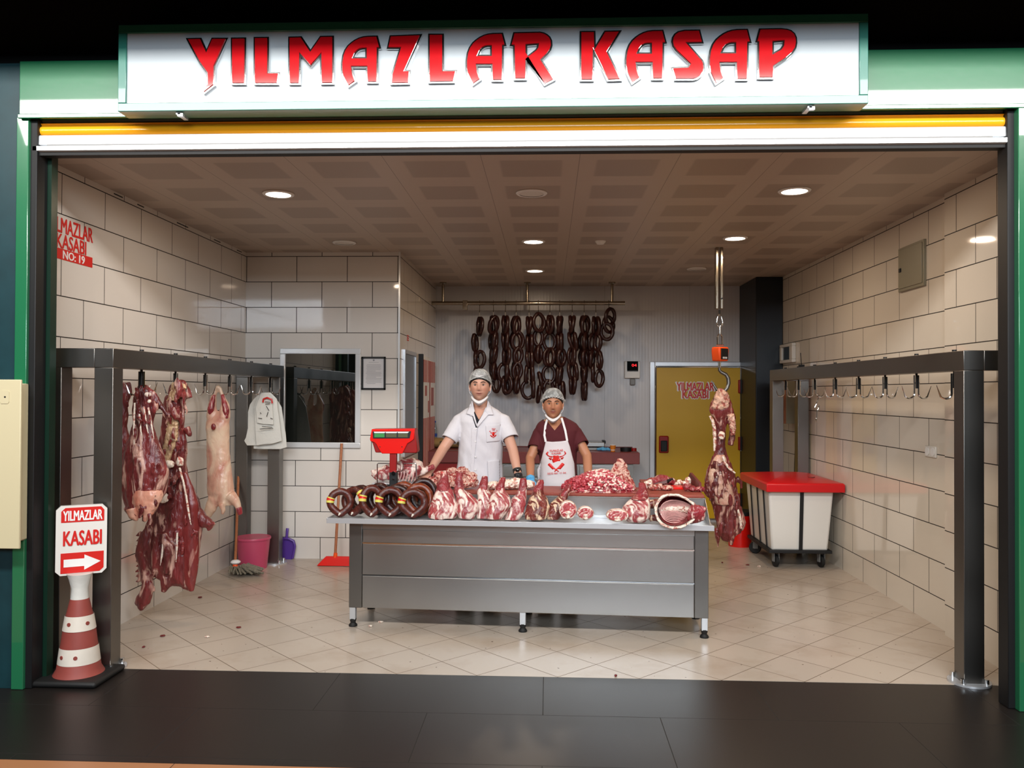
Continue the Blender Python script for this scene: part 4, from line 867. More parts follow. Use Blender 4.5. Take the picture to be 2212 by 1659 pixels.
text('printed_word', 'Sere', .12, .05, frame(c+Vector((.03, -.135, .068)), (1, 0, 0), (0, 0, 1)), 'black', t, .004, .02)
text('printed_word', 'e', .028, .035, frame(c+Vector((.2, -.13, .062)), (1, 0, 0), (0, 0, 1)), 'black', t, .004, .02)
c = on_table(1287, 10.35); t = thing('metal_tray', 'grey metal trays stacked on the rear table behind the right butcher', 'tray', c)
obj('tray_body', MB().box((c.x-.17, 10.25, ZT), (c.x+.05, 10.6, ZT+.035)), 'steelr', t, False, .004); obj('lid', MB().box((c.x-.19, 10.22, ZT+.045), (c.x+.10, 10.62, ZT+.10)), 'steelp', t, False, .006)
obj('handle', MB().box((c.x+.085, 10.3, ZT+.08), (c.x+.12, 10.5, ZT+.115)).box((c.x-.15, 10.25, ZT+.035), (c.x+.02, 10.55, ZT+.045)), 'black', t, False, .003)
c = on_table(1304, 10.12); m = MB()
for i, (dx, dz) in enumerate(((-.03, .0), (-.005, .008), (.02, .0), (.05, .002))): m.tube([c+Vector((dx-.05, .02, .018+dz)), c+Vector((dx, 0, .026+dz)), c+Vector((dx+.03, -.03, .012))], [.016, .02, .009], 8)
tag(link('crumpled_glove', bake(m, .005, 2, fbm(.005, 30, 2)), 'bluegl'), 'crumpled blue disposable gloves beside the orange paper cup', 'gloves')
c = on_table(1324, 10.05); t = thing('paper_cup', 'orange paper cup with white rim on the rear table', 'cup', c)
obj('cup_body', MB().lathe([(.001, 0), (.026, 0), (.036, .078), (.034, .078), (.024, .004), (.001, .004)], c, 24), 'orangec', t)
obj('white_rim', MB().lathe([(.034, .076), (.0375, .076), (.0375, .081), (.034, .081)], c, 24), 'white', t); obj('white_band', MB().lathe([(.0283, .016), (.0293, .024)], c, 24, False), 'white', t)
c = on_table(1352, 10.1); o = obj('black_bowl', MB().lathe([(.001, 0), (.066, 0), (.07, .045), (.066, .045), (.062, .01), (.001, .01)], c, 28), 'black'); tag(o, 'low black round dish right of the orange paper cup', 'dish')
c = on_table(1369, 10.2); o = obj('small_tub', MB().lathe([(.001, 0), (.035, 0), (.035, .035), (.001, .035)], c, 20), 'redd'); tag(o, 'small dark red tub at the right end of the rear table', 'tub')
c = on_table(1098, 10.35); m = MB()
for i in range(4): m.tube([c+Vector((-.05+i*.03, 0, .012)), c+Vector((-.03+i*.035, -.02, .02)), c+Vector((i*.03, .02, .012))], .012, 6)
tag(link('meat_scrap', bake(m, .006, 2, fbm(.006, 30, 4)), 'trim'), 'raw meat scraps on the rear table between the two butchers', 'meat scrap')
# ================================================================ pipe rail and hanging sausages
YS_ = 10.42
t = thing('sausage_pipe_rail', 'horizontal steel pipe held by three ceiling rods above the sausages', 'pipe rail', P(1140, 655, YS_))
zp = P(1140, 655, YS_).z; xa, xb = P(933, 655, YS_).x, P(1350, 655, YS_).x
obj('pipe', MB().cyl((xa, YS_, zp), (xb, YS_, zp), .026), 'gold', t)
for x in (957, 1139, 1322):
    q = P(x, 640, YS_); obj('support_rod', MB().cyl((q.x, YS_, zp), (q.x, YS_, CZ), .017).lathe([(.017, -.03), (.045, -.012), (.045, 0), (.001, 0)], (q.x, YS_, CZ), 16), 'gold', t)
q = P(1005, 655, YS_); obj('pipe_clamp', MB().box((q.x-.03, YS_-.03, zp-.09), (q.x+.03, YS_+.03, zp+.035)), 'gold', t, False, .004)
def ring_mesh(hh, ww, r, pinch=.55):
    pts = []; n = 22
    for i in range(n):
        a = 2*math.pi*i/n+math.pi/2
        x = math.cos(a)*ww/2; z = math.sin(a)*hh/2
        if z > 0: x *= 1-pinch*(z/(hh/2))**3*.6
        pts.append((x, 0, z-hh/2))
    rad = [r*(.82 if i in (0,) else 1)*(1+.06*math.sin(i*1.7)) for i in range(n)]
    return MB().tube([Vector(p) for p in pts], rad, 12, closed=True, side=(0, 1, 0))
variants = [ring_mesh(.215, .125, .0245).mesh('sausage_ring'), ring_mesh(.20, .105, .0245).mesh('sausage_ring'), ring_mesh(.225, .15, .0235, .8).mesh('sausage_ring'), ring_mesh(.205, .085, .0255).mesh('sausage_ring')]
for v in variants: v.materials.append(MT['saus']); v.polygons.foreach_set('use_smooth', [True]*len(v.polygons))
colx = [1036, 1066, 1092, 1115, 1143, 1163, 1188, 1209, 1236, 1262, 1287]
tops = {}
data = {  # per string: list of (top y px, [(dx px, yaw deg, lean deg, variant)])
 0: [(687, [(0, 75, 0, 0), (3, 55, -6, 1)]), (723, [(-11, 60, 3, 3)]), (759, [(-8, 75, 6, 1), (3, 15, -8, 0)]), (790, [(-6, 70, 0, 1)])],
 1: [(684, [(-3, 60, 10, 0), (5, 40, -14, 0)]), (718, [(-3, 60, 0, 0), (5, 70, -4, 3)]), (749, [(-3, 80, -4, 3), (6, 82, -8, 1)]), (785, [(-5, 70, 8, 0), (2, 78, 0, 1)]), (812, [(6, 35, 0, 1)])],
 2: [(684, [(-3, 70, 8, 0), (3, 68, -8, 0)]), (720, [(-5, 80, 6, 1), (4, 82, -4, 3)]), (752, [(-2, 78, 0, 3), (5, 60, -5, 0)]), (786, [(-6, 30, 4, 2), (3, 80, -2, 3)]), (814, [(-2, 66, 5, 0), (6, 20, -3, 1)])],
 3: [(685, [(-2, 40, 4, 0), (3, 60, -5, 0)]), (717, [(-4, 35, 8, 2), (5, 20, -5, 2)]), (751, [(-3, 75, 4, 0), (6, 25, -6, 1)]), (784, [(-4, 60, 7, 0), (4, 15, -5, 1)]), (813, [(-4, 80, 3, 3), (3, 68, -4, 3)])],
 4: [(686, [(-3, 80, 5, 1), (4, 78, -9, 1)]), (725, [(-3, 80, 2, 3), (5, 80, 0, 3)]), (760, [(-4, 75, 8, 1), (5, 82, 2, 3)]), (791, [(-4, 75, -3, 3), (6, 80, 3, 3)]), (822, [(-4, 10, 3, 2), (9, 84, 0, 3)])],
 5: [(677, [(0, 5, 0, 0), (0, 25, 4, 2)]), (712, [(0, 5, 0, 1)]), (747, [(0, 45, 0, 1), (2, 70, -4, 3)]), (805, [(1, 84, 12, 3)]), (833, [(3, 80, -7, 3)])],
 6: [(683, [(-2, 65, 10, 0), (2, 55, -6, 0)]), (718, [(-2, 8, 3, 2)]), (753, [(-3, 30, 3, 2), (3, 50, -5, 0)]), (789, [(-2, 4, 0, 2)]), (822, [(-3, 15, 0, 0)])],
 7: [(685, [(-3, 76, 8, 1), (4, 78, -10, 1)]), (722, [(-4, 82, 2, 3), (4, 84, 0, 3)]), (755, [(-4, 60, 2, 1), (5, 35, -3, 1)]), (795, [(-4, 84, -3, 3), (4, 76, -8, 3)]), (826, [(-6, 84, 0, 3), (7, 80, 3, 3)])],
 8: [(684, [(-4, 78, 8, 1), (4, 78, -12, 1)]), (720, [(-6, 66, 18, 0), (5, 80, 7, 3)]), (753, [(-3, 50, 2, 1), (5, 76, -5, 3)]), (785, [(-5, 60, 10, 0), (6, 74, 5, 1)]), (814, [(-3, 84, 2, 3), (6, 78, -6, 3)])],
 9: [(684, [(-3, 55, 10, 0), (5, 48, -7, 0)]), (720, [(-4, 50, 3, 0), (4, 70, -3, 0)]), (755, [(-4, 50, 6, 0), (4, 55, -3, 0)]), (794, [(-4, 76, 8, 1), (4, 76, -7, 1)]), (827, [(-3, 84, 2, 3), (4, 82, -3, 3)])],
 10: [(686, [(-4, 80, 0, 1), (4, 72, 0, 0)]), (722, [(-7, 40, -4, 1), (5, 50, -2, 1)]), (758, [(-6, 70, -6, 0), (6, 66, 4, 0)]), (788, [(-6, 84, 0, 3)]), (800, [(8, 20, -2, 1)])]}
for ci, cx0 in enumerate(colx):
    rows = data[ci]; bot = rows[-1][0]+8
    hx = P(cx0, 665, YS_); Yc = YS_-.01*(ci % 3)
    sname = 'white string and wire hook carrying the %s sausage string from the left' % ordinal(ci)
    t = thing('sausage_string', sname, 'hook and string', (hx.x, Yc, P(cx0, bot, Yc).z), 0, 'hooks and strings under the pipe')
    zt = P(cx0, rows[0][0], Yc).z
    hk = [Vector((hx.x, Yc, zp+.03))+Vector((0, .03*math.sin(a), .0+.03*(math.cos(a)-1)+.003)) for a in (-1.8, -1.0, 0, 1.0, 1.8)]
    obj('wire_hook', MB().tube(hk+[Vector((hx.x, Yc+.015, zp-.03)), Vector((hx.x, Yc, zp-.10)), Vector((hx.x+.0, Yc-.01, zp-.115)), Vector((hx.x, Yc-.025, zp-.10))], .004, 6), 'gold', t)
    obj('string', MB().tube([(hx.x, Yc-.01, zp-.11), (hx.x, Yc, zt), (P(cx0, bot, Yc).x, Yc, P(cx0, bot, Yc).z)], .0028, 5), 'string', t)
    for ri, (ty, L) in enumerate(rows):
        for k_, (dx, yaw, lean, vi) in enumerate(L):
            q = P(cx0+dx, ty, Yc+(-.035 if k_ else .02)); o = bpy.data.objects.new('sausage_ring', variants[vi]); COL.objects.link(o)
            yy = yaw if (k_+ci) % 2 == 0 else -yaw
            o.matrix_world = Matrix.Translation(q)@Matrix.Rotation(math.radians(-lean), 4, 'Y')@Matrix.Rotation(math.radians(yy), 4, 'Z')
            lb = 'dark sausage ring, %s%s bunch down, %s hanging string from the left' % ({0: 'rear one of the ', 1: 'front one of the '}[k_] if len(L) > 1 else 'alone as the ', ordinal(ri), ordinal(ci))
            tag(o, lb, 'sausage', 'dark sausage rings hanging at the rear wall')
t = thing('sausage_string', 'wire hook and string carrying the last rings at the right end', 'hook and string', P(1314, 720, YS_), 0, 'hooks and strings under the pipe')
hx = P(1315, 665, YS_)
obj('wire_hook', MB().tube([Vector((hx.x, YS_+.03, zp)), Vector((hx.x, YS_, zp+.034)), Vector((hx.x, YS_-.03, zp)), Vector((hx.x, YS_-.02, zp-.1))], .004, 6), 'gold', t)
obj('string', MB().tube([Vector((hx.x, YS_-.02, zp-.1)), P(1310, 720, YS_-.03)], .0028, 5), 'string', t)
big = ring_mesh(.20, .15, .024, .2).mesh('sausage_ring'); big.materials.append(MT['saus']); big.polygons.foreach_set('use_smooth', [True]*len(big.polygons))
for (x, y, yaw, lean, lb) in ((1320, 667, 40, -6, 'highest'), (1312, 684, 35, 10, 'middle'), (1311, 699, 5, 0, 'lowest')):
    o = bpy.data.objects.new('sausage_ring', big); COL.objects.link(o); o.matrix_world = Matrix.Translation(P(x, y, YS_-.02-(.04 if y > 690 else 0)))@Matrix.Rotation(math.radians(-lean), 4, 'Y')@Matrix.Rotation(math.radians(yaw), 4, 'Z')
    tag(o, 'dark sausage ring, %s of the three on the rightmost separate hook' % lb, 'sausage', 'dark sausage rings hanging at the rear wall')
# ================================================================ steel display counter
CA = math.radians(-3.2)
CM = Matrix.Translation((-.17, 5.745, 0))@Matrix.Rotation(CA, 4, 'Z')
t = thing('display_counter', 'stainless steel butcher counter with display tray and red cutting boards', 'counter', (-.17, 5.745, 0), CA)
def cb(a, b): return MB().box(a, b).xf(CM)
U0, U1 = -1.235, 1.265
for u0, u1 in ((U0, U0+.093), (U1-.093, U1)):
    ps = obj('corner_post', cb((u0, -.004, .135), (u1, .55, .755)), 'steelr', t, False, .003)
for v0, (z0_, z1_) in ((0, (.135, .368)), (0, (.382, .60)), (0, (.614, .755))):
    pass
obj('carcass', cb((U0+.093, .012, .135), (U1-.093, .55, .757)), 'steelr', t, False)
for z0_, z1_, r in ((.137, .362, 0), (.372, .588, 1), (.598, .690, 2)):
    obj('front_panel', cb((U0+.098, -.006+.002*r, z0_), (U1-.098, .012, z1_)), 'steelp', t, False, .0025)
obj('top_rail', cb((U0+.093, .004, .690), (U1-.093, .012, .757)), 'steelp', t, False)
for z in (.367, .593): obj('panel_groove', cb((U0+.095, -.002, z-.004), (U1-.095, .010, z+.004)), 'chrome', t, False)
for u in (U0+.025, 0, U1-.025):
    for v in (.02, .50):
        lg = obj('leg', cb((u-.021, v-.021, .05), (u+.021, v+.021, .14)), 'alu', t, False, .003)
        q = CM@Vector((u, v, 0)); obj('rubber_foot', MB().lathe([(.001, .0), (.03, 0), (.03, .01), (.018, .025), (.022, .04), (.024, .055), (.001, .055)], q, 20), 'blackrub', lg)
TR = .782
obj('display_tray', cb((-1.36, -.125, TR-.030), (1.285, -.118, TR+.003)).xf(Matrix()).box((0, 0, 0), (0, 0, 0)) if False else MB().box((-1.36, -.13, TR-.034), (1.285, -.122, TR+.002)).box((-1.36, -.122, TR-.034), (1.285, .19, TR-.006)).box((-1.36, -.13, TR-.02), (-1.352, .19, TR+.004)).xf(CM), 'alu', t, False, .0015)
obj('riser', MB().box((-1.08, .18, TR-.005), (1.262, .19, .925)).box((-1.08, .176, .918), (1.27, .60, .926)).xf(CM), 'steelp', t, False, .001)
obj('end_gusset', MB().prism([(1.262, .18, TR-.005), (1.262, .18, .925), (1.262, -.11, TR-.005)], (.004, 0, 0)).xf(CM), 'steelp', t, False)
obj('tray_strip', MB().box((-1.0, .168, TR-.005), (1.25, .18, TR+.012)).xf(CM), 'alu', t, False)
ZB = .946
obj('upper_body', cb((-1.08, .2, .74), (1.262, .60, .918)), 'steelr', t, False)
o = obj('cutting_board', cb((-.62, .195, .926), (.86, .63, ZB)), 'board', None, False, .004); tag(o, 'long red cutting board on the counter in front of the two butchers', 'cutting board', 'red cutting boards')
o = obj('cutting_board', cb((.865, .195, .926), (1.262, 1.22, ZB)), 'board', None, False, .004); tag(o, 'wide red cutting board with raised edge at the right end', 'cutting board', 'red cutting boards')
obj('raised_edge', MB().prism([(1.262, .50, .926), (1.262, .50, 1.0), (1.262, 1.08, 1.02), (1.262, 1.22, .97), (1.262, 1.22, .926)], (.018, 0, 0)).xf(CM), 'boardb', o, False)
bt = obj('board_support', cb((.87, .66, .30), (1.25, 1.2, .926)), 'steelr', t, False)
# ---------------------------------------------------------------- counter scale
YQ = 6.16
t = thing('counter_scale', 'red electronic price scale with steel platform at the counter left end', 'scale', P(856, 1050, YQ))
a, b = P(803, 1050, YQ), P(908, 1042, YQ); zpl = P(856, 1044, YQ).z
obj('platform', MB().box((a.x, YQ-.0, zpl-.010), (b.x, YQ+.28, zpl)), 'alu', t, False, .002)
obj('base_body', MB().box((a.x+.03, YQ+.01, .927), (b.x-.03, YQ+.27, zpl-.01)), 'blackrub', t, False, .005)
rl = MB()
for L in ([(815, 1043), (815, 1003), (817, 1001), (842, 1001)], [(858, 1018), (866, 1018), (871, 1015), (871, 1003), (873, 1001), (896, 1001), (899, 1004), (899, 1043)]): rl.tube([P(x, y, YQ+.01) for x, y in L], .0042, 8)
obj('wire_guard', rl, 'chrome', t)
c0, c1 = P(843.5, 1022, YQ-.05), P(858, 978, YQ-.05)
obj('column', MB().box((c0.x, YQ-.09, c0.z), (c1.x, YQ-.04, c1.z)), 'redd', t, False, .004)
ck = obj('column_bracket', MB().box((c0.x, YQ-.095, zpl-.10), (c1.x+.005, YQ-.035, c0.z+.01)), 'black', t, False, .003)
for zz in (.013, -.03): q = P(850, 1026, YQ-.1); obj('knob', MB().cyl((q.x, YQ-.11, q.z+zz), (q.x, YQ-.094, q.z+zz), .014 if zz > 0 else .006, n=14), 'chrome', ck)
YH = YQ-.1
def hp(x, y, d=0): v = P(x, y, YH); return (v.x, YH+d, v.z)
hd = MB().prism([hp(803, 927), hp(896, 926), hp(894, 948), hp(891, 951), hp(887, 954), hp(880, 958), hp(872, 974), hp(869, 980), hp(825, 980), hp(820, 973), hp(813, 960), hp(808, 955), hp(800, 953), hp(799, 948)], (0, .012, 0))
hs = obj('display_head', hd, 'red', t, False, .003)
obj('side_housing', MB().prism([hp(803, 927, .012), hp(896, 926, .012), hp(901, 974, .012), hp(899, 979, .012), hp(810, 978, .012), hp(804, 958, .012), hp(800, 952, .012)], (0, .12, 0)), 'redd', t, False, .006)
obj('display_bezel', MB().prism([hp(805, 932, -.004), hp(888, 931.5, -.004), hp(885, 946.5, -.004), hp(806, 947, -.004)], (0, .006, 0)), 'black', hs, False)
for i, (x0_, x1_, mm) in enumerate(((809, 831, 'lcdg'), (834, 857, 'lcd'), (860, 881, 'lcd'))):
    d = obj('lcd_window', MB().prism([hp(x0_, 936.5, -.006), hp(x1_, 936.5, -.006), hp(x1_, 944.5, -.006), hp(x0_, 944.5, -.006)], (0, .003, 0)), mm, hs, False)
    obj('lcd_hood', MB().prism([hp(x0_-1, 932.5, -.007), hp(x1_+(2 if i < 2 else 3), 932.5, -.007), hp(x1_, 935.5, -.007), hp(x0_, 935.5, -.007)], (0, .003, 0)), 'white', d, False)
sc2 = MB()
for x, y in ((821, 965), (868.5, 965)): q = Vector(hp(x, y)); sc2.cyl(q-Vector((0, .003, 0)), q, .004, n=8)
obj('screws', sc2, 'gold', hs)
# ---------------------------------------------------------------- smoked sausage rings on the tray
def hring(w, h, r, n=26):
    pts = []
    for i in range(n):
        a = 2*math.pi*(i+.5)/n-math.pi/2; x = math.cos(a)*w/2; z = math.sin(a)*h/2
        if z < 0: x *= 1-.62*(-z/(h/2))**2.2
        pts.append(Vector((x, 0, z+h/2)))
    return pts
SR = [(735, 1121, 5.66, 44, 58, 12, 'sausc', 1, 'leftmost ring in the front row of smoked sausages'),
 (762, 1121, 5.70, 46, 60, -20, 'sausc', 1, 'second ring from the left, crossing the leftmost one'),
 (777, 1116, 5.82, 50, 58, -25, 'saus', 0, 'ring tucked behind the two leftmost smoked sausages'),
 (803, 1121, 5.66, 40, 66, 18, 'sausc', 1, 'tall narrow ring with pale label, third in the front row'),
 (817, 1117, 5.76, 46, 66, -15, 'saus', 0, 'dark ring just behind the tall narrow labelled one'),
 (843, 1121, 5.66, 50, 62, 10, 'sausc', 1, 'fourth front ring with yellow label, below the scale column'),
 (857, 1118, 5.745, 50, 64, 0, 'saus', 0, 'ring directly behind the fourth front ring'),
 (871, 1114, 5.83, 50, 66, 0, 'sauso', 0, 'orange-brown ring at the back below the scale platform'),
 (892, 1121, 5.64, 50, 60, 12, 'sausc', 1, 'rightmost labelled ring beside the first lamb leg'),
 (904, 1118, 5.72, 52, 68, 5, 'sauso', 0, 'shiny brown ring behind the rightmost labelled ring'),
 (914, 1115, 5.80, 52, 76, 5, 'saus', 0, 'rearmost dark ring leaning next to the first lamb leg')]
for i, (px, py, Y, w, h, yaw, m_, lab, lb) in enumerate(SR):
    Y += .075
    k = Y/F; base = P(px, py, Y); base.z = TR+.026; Rz = Matrix.Translation(base)@Matrix.Rotation(math.radians(yaw), 4, 'Z')@Matrix.Rotation(math.radians(-8), 4, 'X')
    r = .0255; pts = [Rz@p for p in hring(w*k-0*r, h*k-2*r+.02, r)]
    t = tag(obj('smoked_sausage_ring', MB().tube(pts, [r*(1+.05*math.sin(j*2.1+i)) for j in range(len(pts))], 14, closed=True), m_), lb, 'sausage', 'smoked sausage rings on the counter tray')
    if lab:
        j = 17 if i != 1 else 8; seg = [pts[(j+q) % 26] for q in range(3)]
        bd = obj('label_band', MB().tube(seg, r*1.09, 18, caps=False), 'yellab', t)
        obj('red_label_print', MB().tube([seg[0].lerp(seg[1], .45), seg[1], seg[1].lerp(seg[2], .12)], r*1.11, 18, caps=False), 'reddecal', bd)
    obj('tied_end', MB().tube([pts[0], pts[0]+Vector((0, -.03, .005)), pts[-1]+Vector((0, -.035, -.008))], [.012, .008, .003], 8), 'string' if lab else m_, t)
# ---------------------------------------------------------------- lamb legs on the tray
def leg_piece(rows, Y, lb, seed, m_='meat', lean=.10, dr=.75, top='shank'):
    rows = [(y, a-2.2*min(1, i/3), b+2.2*min(1, i/3)) for i, (y, a, b) in enumerate(rows)]
    n = len(rows); dy = [lean*(1-i/(n-1))**1.3 for i in range(n)]
    mb = MB().rings(loft(rows, Y, [1.0 if i < 3 else dr for i in range(n)], 26, dy=dy))
    me = bake(mb, .0055, 3, fbm(.006, 16, seed)); lo = min(v.co.z for v in me.vertices)
    me.transform(Matrix.Translation((0, 0, max(0, TR+.001-lo) if lo < TR else 0)))
    t = tag(link('lamb_haunch', me, m_), lb, 'meat', 'raw lamb legs lined up on the counter tray')
    if top:
        k = [i for i in range(n)][:max(3, n//2)]; sh = [(rows[i][0]-.6, rows[i][1]-.9, rows[i][2]+.9) for i in k[:-1]]
        sh.append((rows[k[-1]][0]-2, rows[k[-1]][1]+3, rows[k[-1]][2]-3))
        me = bake(MB().rings(loft(sh, Y-.003, 1.0, 18, dy=dy)), .005, 3, fbm(.003, 30, seed+5)); link('shank', me, top, t)
        q = P((rows[0][1]+rows[0][2])/2, rows[0][0]+3, Y+dy[0]); me = bake(MB().ball(q+Vector((.0, -.006, 0)), (.019, .018, .022), 8), .004, 2, fbm(.004, 50, seed)); link('knuckle', me, MT['knuck'], t)
    return t
MT['knuck'] = mat('raw_bone_end', 'c0504a', .3, bump=.3, bscale=60, var=.35, coat=.3)
MT['darkmeat'] = meat_mat('aged_leg_meat', '7c3028', '4e1c1a', 'e0c2a2', .42, 12, (1, 1, .5))
LEGS = [([(1021, 953, 962), (1035, 949, 964), (1052, 943, 967), (1064, 941, 974), (1078, 935, 980), (1095, 930, 986), (1110, 926, 989), (1120, 929, 984)], 5.72, 'first lamb leg from the left, touching the smoked sausages', 'meat'),
 ([(1024, 984, 996), (1040, 982, 996), (1060, 980, 1000), (1069, 984, 1016), (1085, 987, 1032), (1105, 986, 1032), (1120, 992, 1022)], 5.71, 'second lamb leg from the left with short thick shank', 'meat'),
 ([(1032, 1040, 1050), (1048, 1035, 1051), (1062, 1031, 1053), (1072, 1032, 1060), (1090, 1032, 1062), (1108, 1028, 1060), (1120, 1032, 1058)], 5.74, 'third lamb leg from the left, narrow and partly covered', 'meat'),
 ([(1035, 1080, 1090), (1050, 1073, 1088), (1064, 1066, 1088), (1075, 1061, 1099), (1092, 1056, 1102), (1108, 1048, 1092), (1121, 1052, 1082)], 5.66, 'fourth lamb leg from the left, overlapping the third one', 'meat'),
 ([(1037, 1124, 1136), (1055, 1121, 1136), (1070, 1116, 1136), (1080, 1106, 1136), (1095, 1102, 1132), (1110, 1094, 1128), (1122, 1090, 1120)], 5.70, 'fifth lamb leg from the left with pinkish outer side', 'meat'),
 ([(1040, 1164, 1174), (1055, 1155, 1173), (1068, 1150, 1173), (1080, 1145, 1182), (1095, 1141, 1186), (1110, 1134, 1184), (1122, 1138, 1176)], 5.70, 'sixth lamb leg from the left, darker with cream fat streaks', 'darkmeat'),
 ([(1050, 1225, 1237), (1062, 1218, 1231), (1076, 1206, 1226), (1088, 1192, 1222), (1100, 1185, 1216), (1112, 1180, 1212), (1122, 1184, 1206)], 5.73, 'tilted dark lamb leg behind the round cut slices', 'darkmeat'),
 ([(1046, 1384, 1394), (1056, 1384, 1398), (1070, 1379, 1401), (1082, 1362, 1403), (1095, 1349, 1404), (1108, 1343, 1405), (1120, 1350, 1402), (1128, 1358, 1390)], 5.62, 'rightmost lamb leg standing beside the open ribcage', 'meat')]
for i, (r_, Y, lb, mm) in enumerate(LEGS): leg_piece(r_, Y+.01, lb, i*3+1, mm)
def cut_piece(px, py, rx, ry, Y, lb, seed, yaw=0):
    c = P(px, py, Y); k = Y/F; a, b = rx*k, ry*k; c.z = max(c.z, TR+b*.98)
    m = MB().tube([c+Vector((0, .10, 0)), c+Vector((0, .05, 0)), c+Vector((0, .0, 0)), c+Vector((0, -.004, 0))], [(a*.85, b*.85), (a, b), (a, b), (a*.93, b*.93)], 26, side=(1, 0, 0))
    t = tag(link('neck_cut', bake(m, .005, 2, fbm(.004, 25, seed)), 'bone'), lb, 'meat', 'round raw cuts on the tray')
    m = MB().tube([c+Vector((0, .004, 0)), c+Vector((0, -.011, 0))], [(a*.88, b*.86), (a*.84, b*.82)], 26, side=(1, 0, 0)); f = link('cut_face', bake(m, .004, 1, fbm(.003, 40, seed)), meat_mat('cut_face_meat', 'b8484c', '98343a', 'e6bcb4', .34, 26, (1, 1, 1), bump=.3), t)
    m = MB().ball(c+Vector((0, -.012, -b*.25)), (a*.35, .008, b*.22), 8).ball(c+Vector((0, -.012, -b*.7)), (a*.3, .014, b*.22), 8); link('vertebra', bake(m, .004, 1, fbm(.004, 50, seed)), 'bone', t)
cut_piece(1227, 1102, 19, 20, 5.62, 'taller round neck cut in the middle of the tray', 2)
cut_piece(1265, 1109, 18, 14, 5.61, 'lower round neck cut with fat edge on its right', 3)
cut_piece(1334, 1114, 24, 13, 5.56, 'flat oval cut left of the rightmost lamb leg', 4)
# ---------------------------------------------------------------- open rib cage
YR_ = 5.50; c = P(1462, 1106, YR_); k = YR_/F; rx, rz = 45*k, 37*k
t = thing('lamb_ribcage', 'opened lamb ribcage showing curved ribs at the right end of the tray', 'meat', c-Vector((0, 0, rz)))
rings = []
for i in range(9):
    q = i/8; s = math.cos(q*math.pi/2*.96); rings.append([c+Vector((rx*s*math.cos(a*math.pi/16)*(1.0), .02+.15*math.sin(q*math.pi/2), rz*s*math.sin(a*math.pi/16)*(1-.16*math.cos(a*math.pi/16))+.075*math.sin(q*math.pi/2))) for a in range(32)])
inner = [[p+(c-p)*.10+Vector((0, -.006, 0)) for p in r] for r in rings]
mb = MB().rings(rings, False).rings(inner, False)
n0 = 9*32; 
for j in range(32): mb.f.append((j, (j+1) % 32, n0+(j+1) % 32, n0+j))
e0 = 8*32; mb.f.append(tuple(range(e0, e0+32))); mb.f.append(tuple(range(n0+e0+31, n0+e0-1, -1)))
obj('outer_wall', mb, 'bone', t)
liner = [[p+(c-p)*.16+Vector((0, -.004, 0)) for p in r] for r in rings]
obj('inner_lining', MB().rings(liner, False).add(liner[-1], [tuple(range(32))]), 'ribred', t)
for s in (1, -1):
    for i in range(8):
        h = .14+.84*(i+.4)/8; w_ = .50+.42*(i+1)/8; pts = []
        for j in range(15):
            a = math.pi*j/14; x = math.cos(a)*w_; zz = s*(.05+h*.86*math.sin(a)*(1-.14*math.cos(a))); rr = min(1, math.hypot(x, zz/.98)); d = .012+.15*math.sqrt(max(0, 1-rr*rr))*.74-.012
            pts.append(c+Vector((rx*x*.86+.01, d, rz*zz*(.90 if s < 0 else .74)+(.42 if s < 0 else .30)*max(0, d-.01))))
        obj('rib', MB().tube(pts, [.0025]+[.0040]*13+[.0025], 7), 'ribb', t)
m = MB().tube([c+Vector((-rx*.8, .07, .018)), c+Vector((-rx*.3, .12, .04)), c+Vector((rx*.2, .12, .044)), c+Vector((rx*.75, .05, .015))], [.02, .026, .022, .02], 10)
link('backbone', bake(m, .005, 2, fbm(.007, 45, 2)), 'bone', t)
m = MB().tube([c+Vector((rx*.80, .06, .0)), c+Vector((rx*1.05, .04, -.012)), c+Vector((rx*1.35, .05, -.02))], [.075, .062, .035], 14); strand(m, [(1515, 1100), (1524, 1103), (1522, 1110)], YR_, .014)
link('neck_end', bake(m, .006, 3, fbm(.010, 22, 6)), 'shank', t)
m = MB().tube([c+Vector((rx*math.cos(a*math.pi/16)*.98, .012, rz*math.sin(a*math.pi/16)*(1-.16*math.cos(a*math.pi/16))*.98)) for a in range(32)], [.005+.005*abs(math.sin(a*.7)) for a in range(32)], 8, closed=True)
link('fat_rim', bake(m, .005, 2, fbm(.006, 30, 8)), 'bone', t)
t.rotation_euler.x = -.36; t.location += Vector((0, -.02, .012))
m = MB(); strand(m, [(1400, 1092), (1412, 1088), (1424, 1086)], 5.72, [.03, .035, .03], 10); strand(m, [(1402, 1122), (1414, 1118), (1426, 1120)], 5.66, [.02, .025, .025], 10)
tag(link('meat_piece', bake(m, .006, 2, fbm(.006, 25, 4)), 'darkmeat'), 'dark shank pieces squeezed between ribcage and rightmost lamb leg', 'meat')
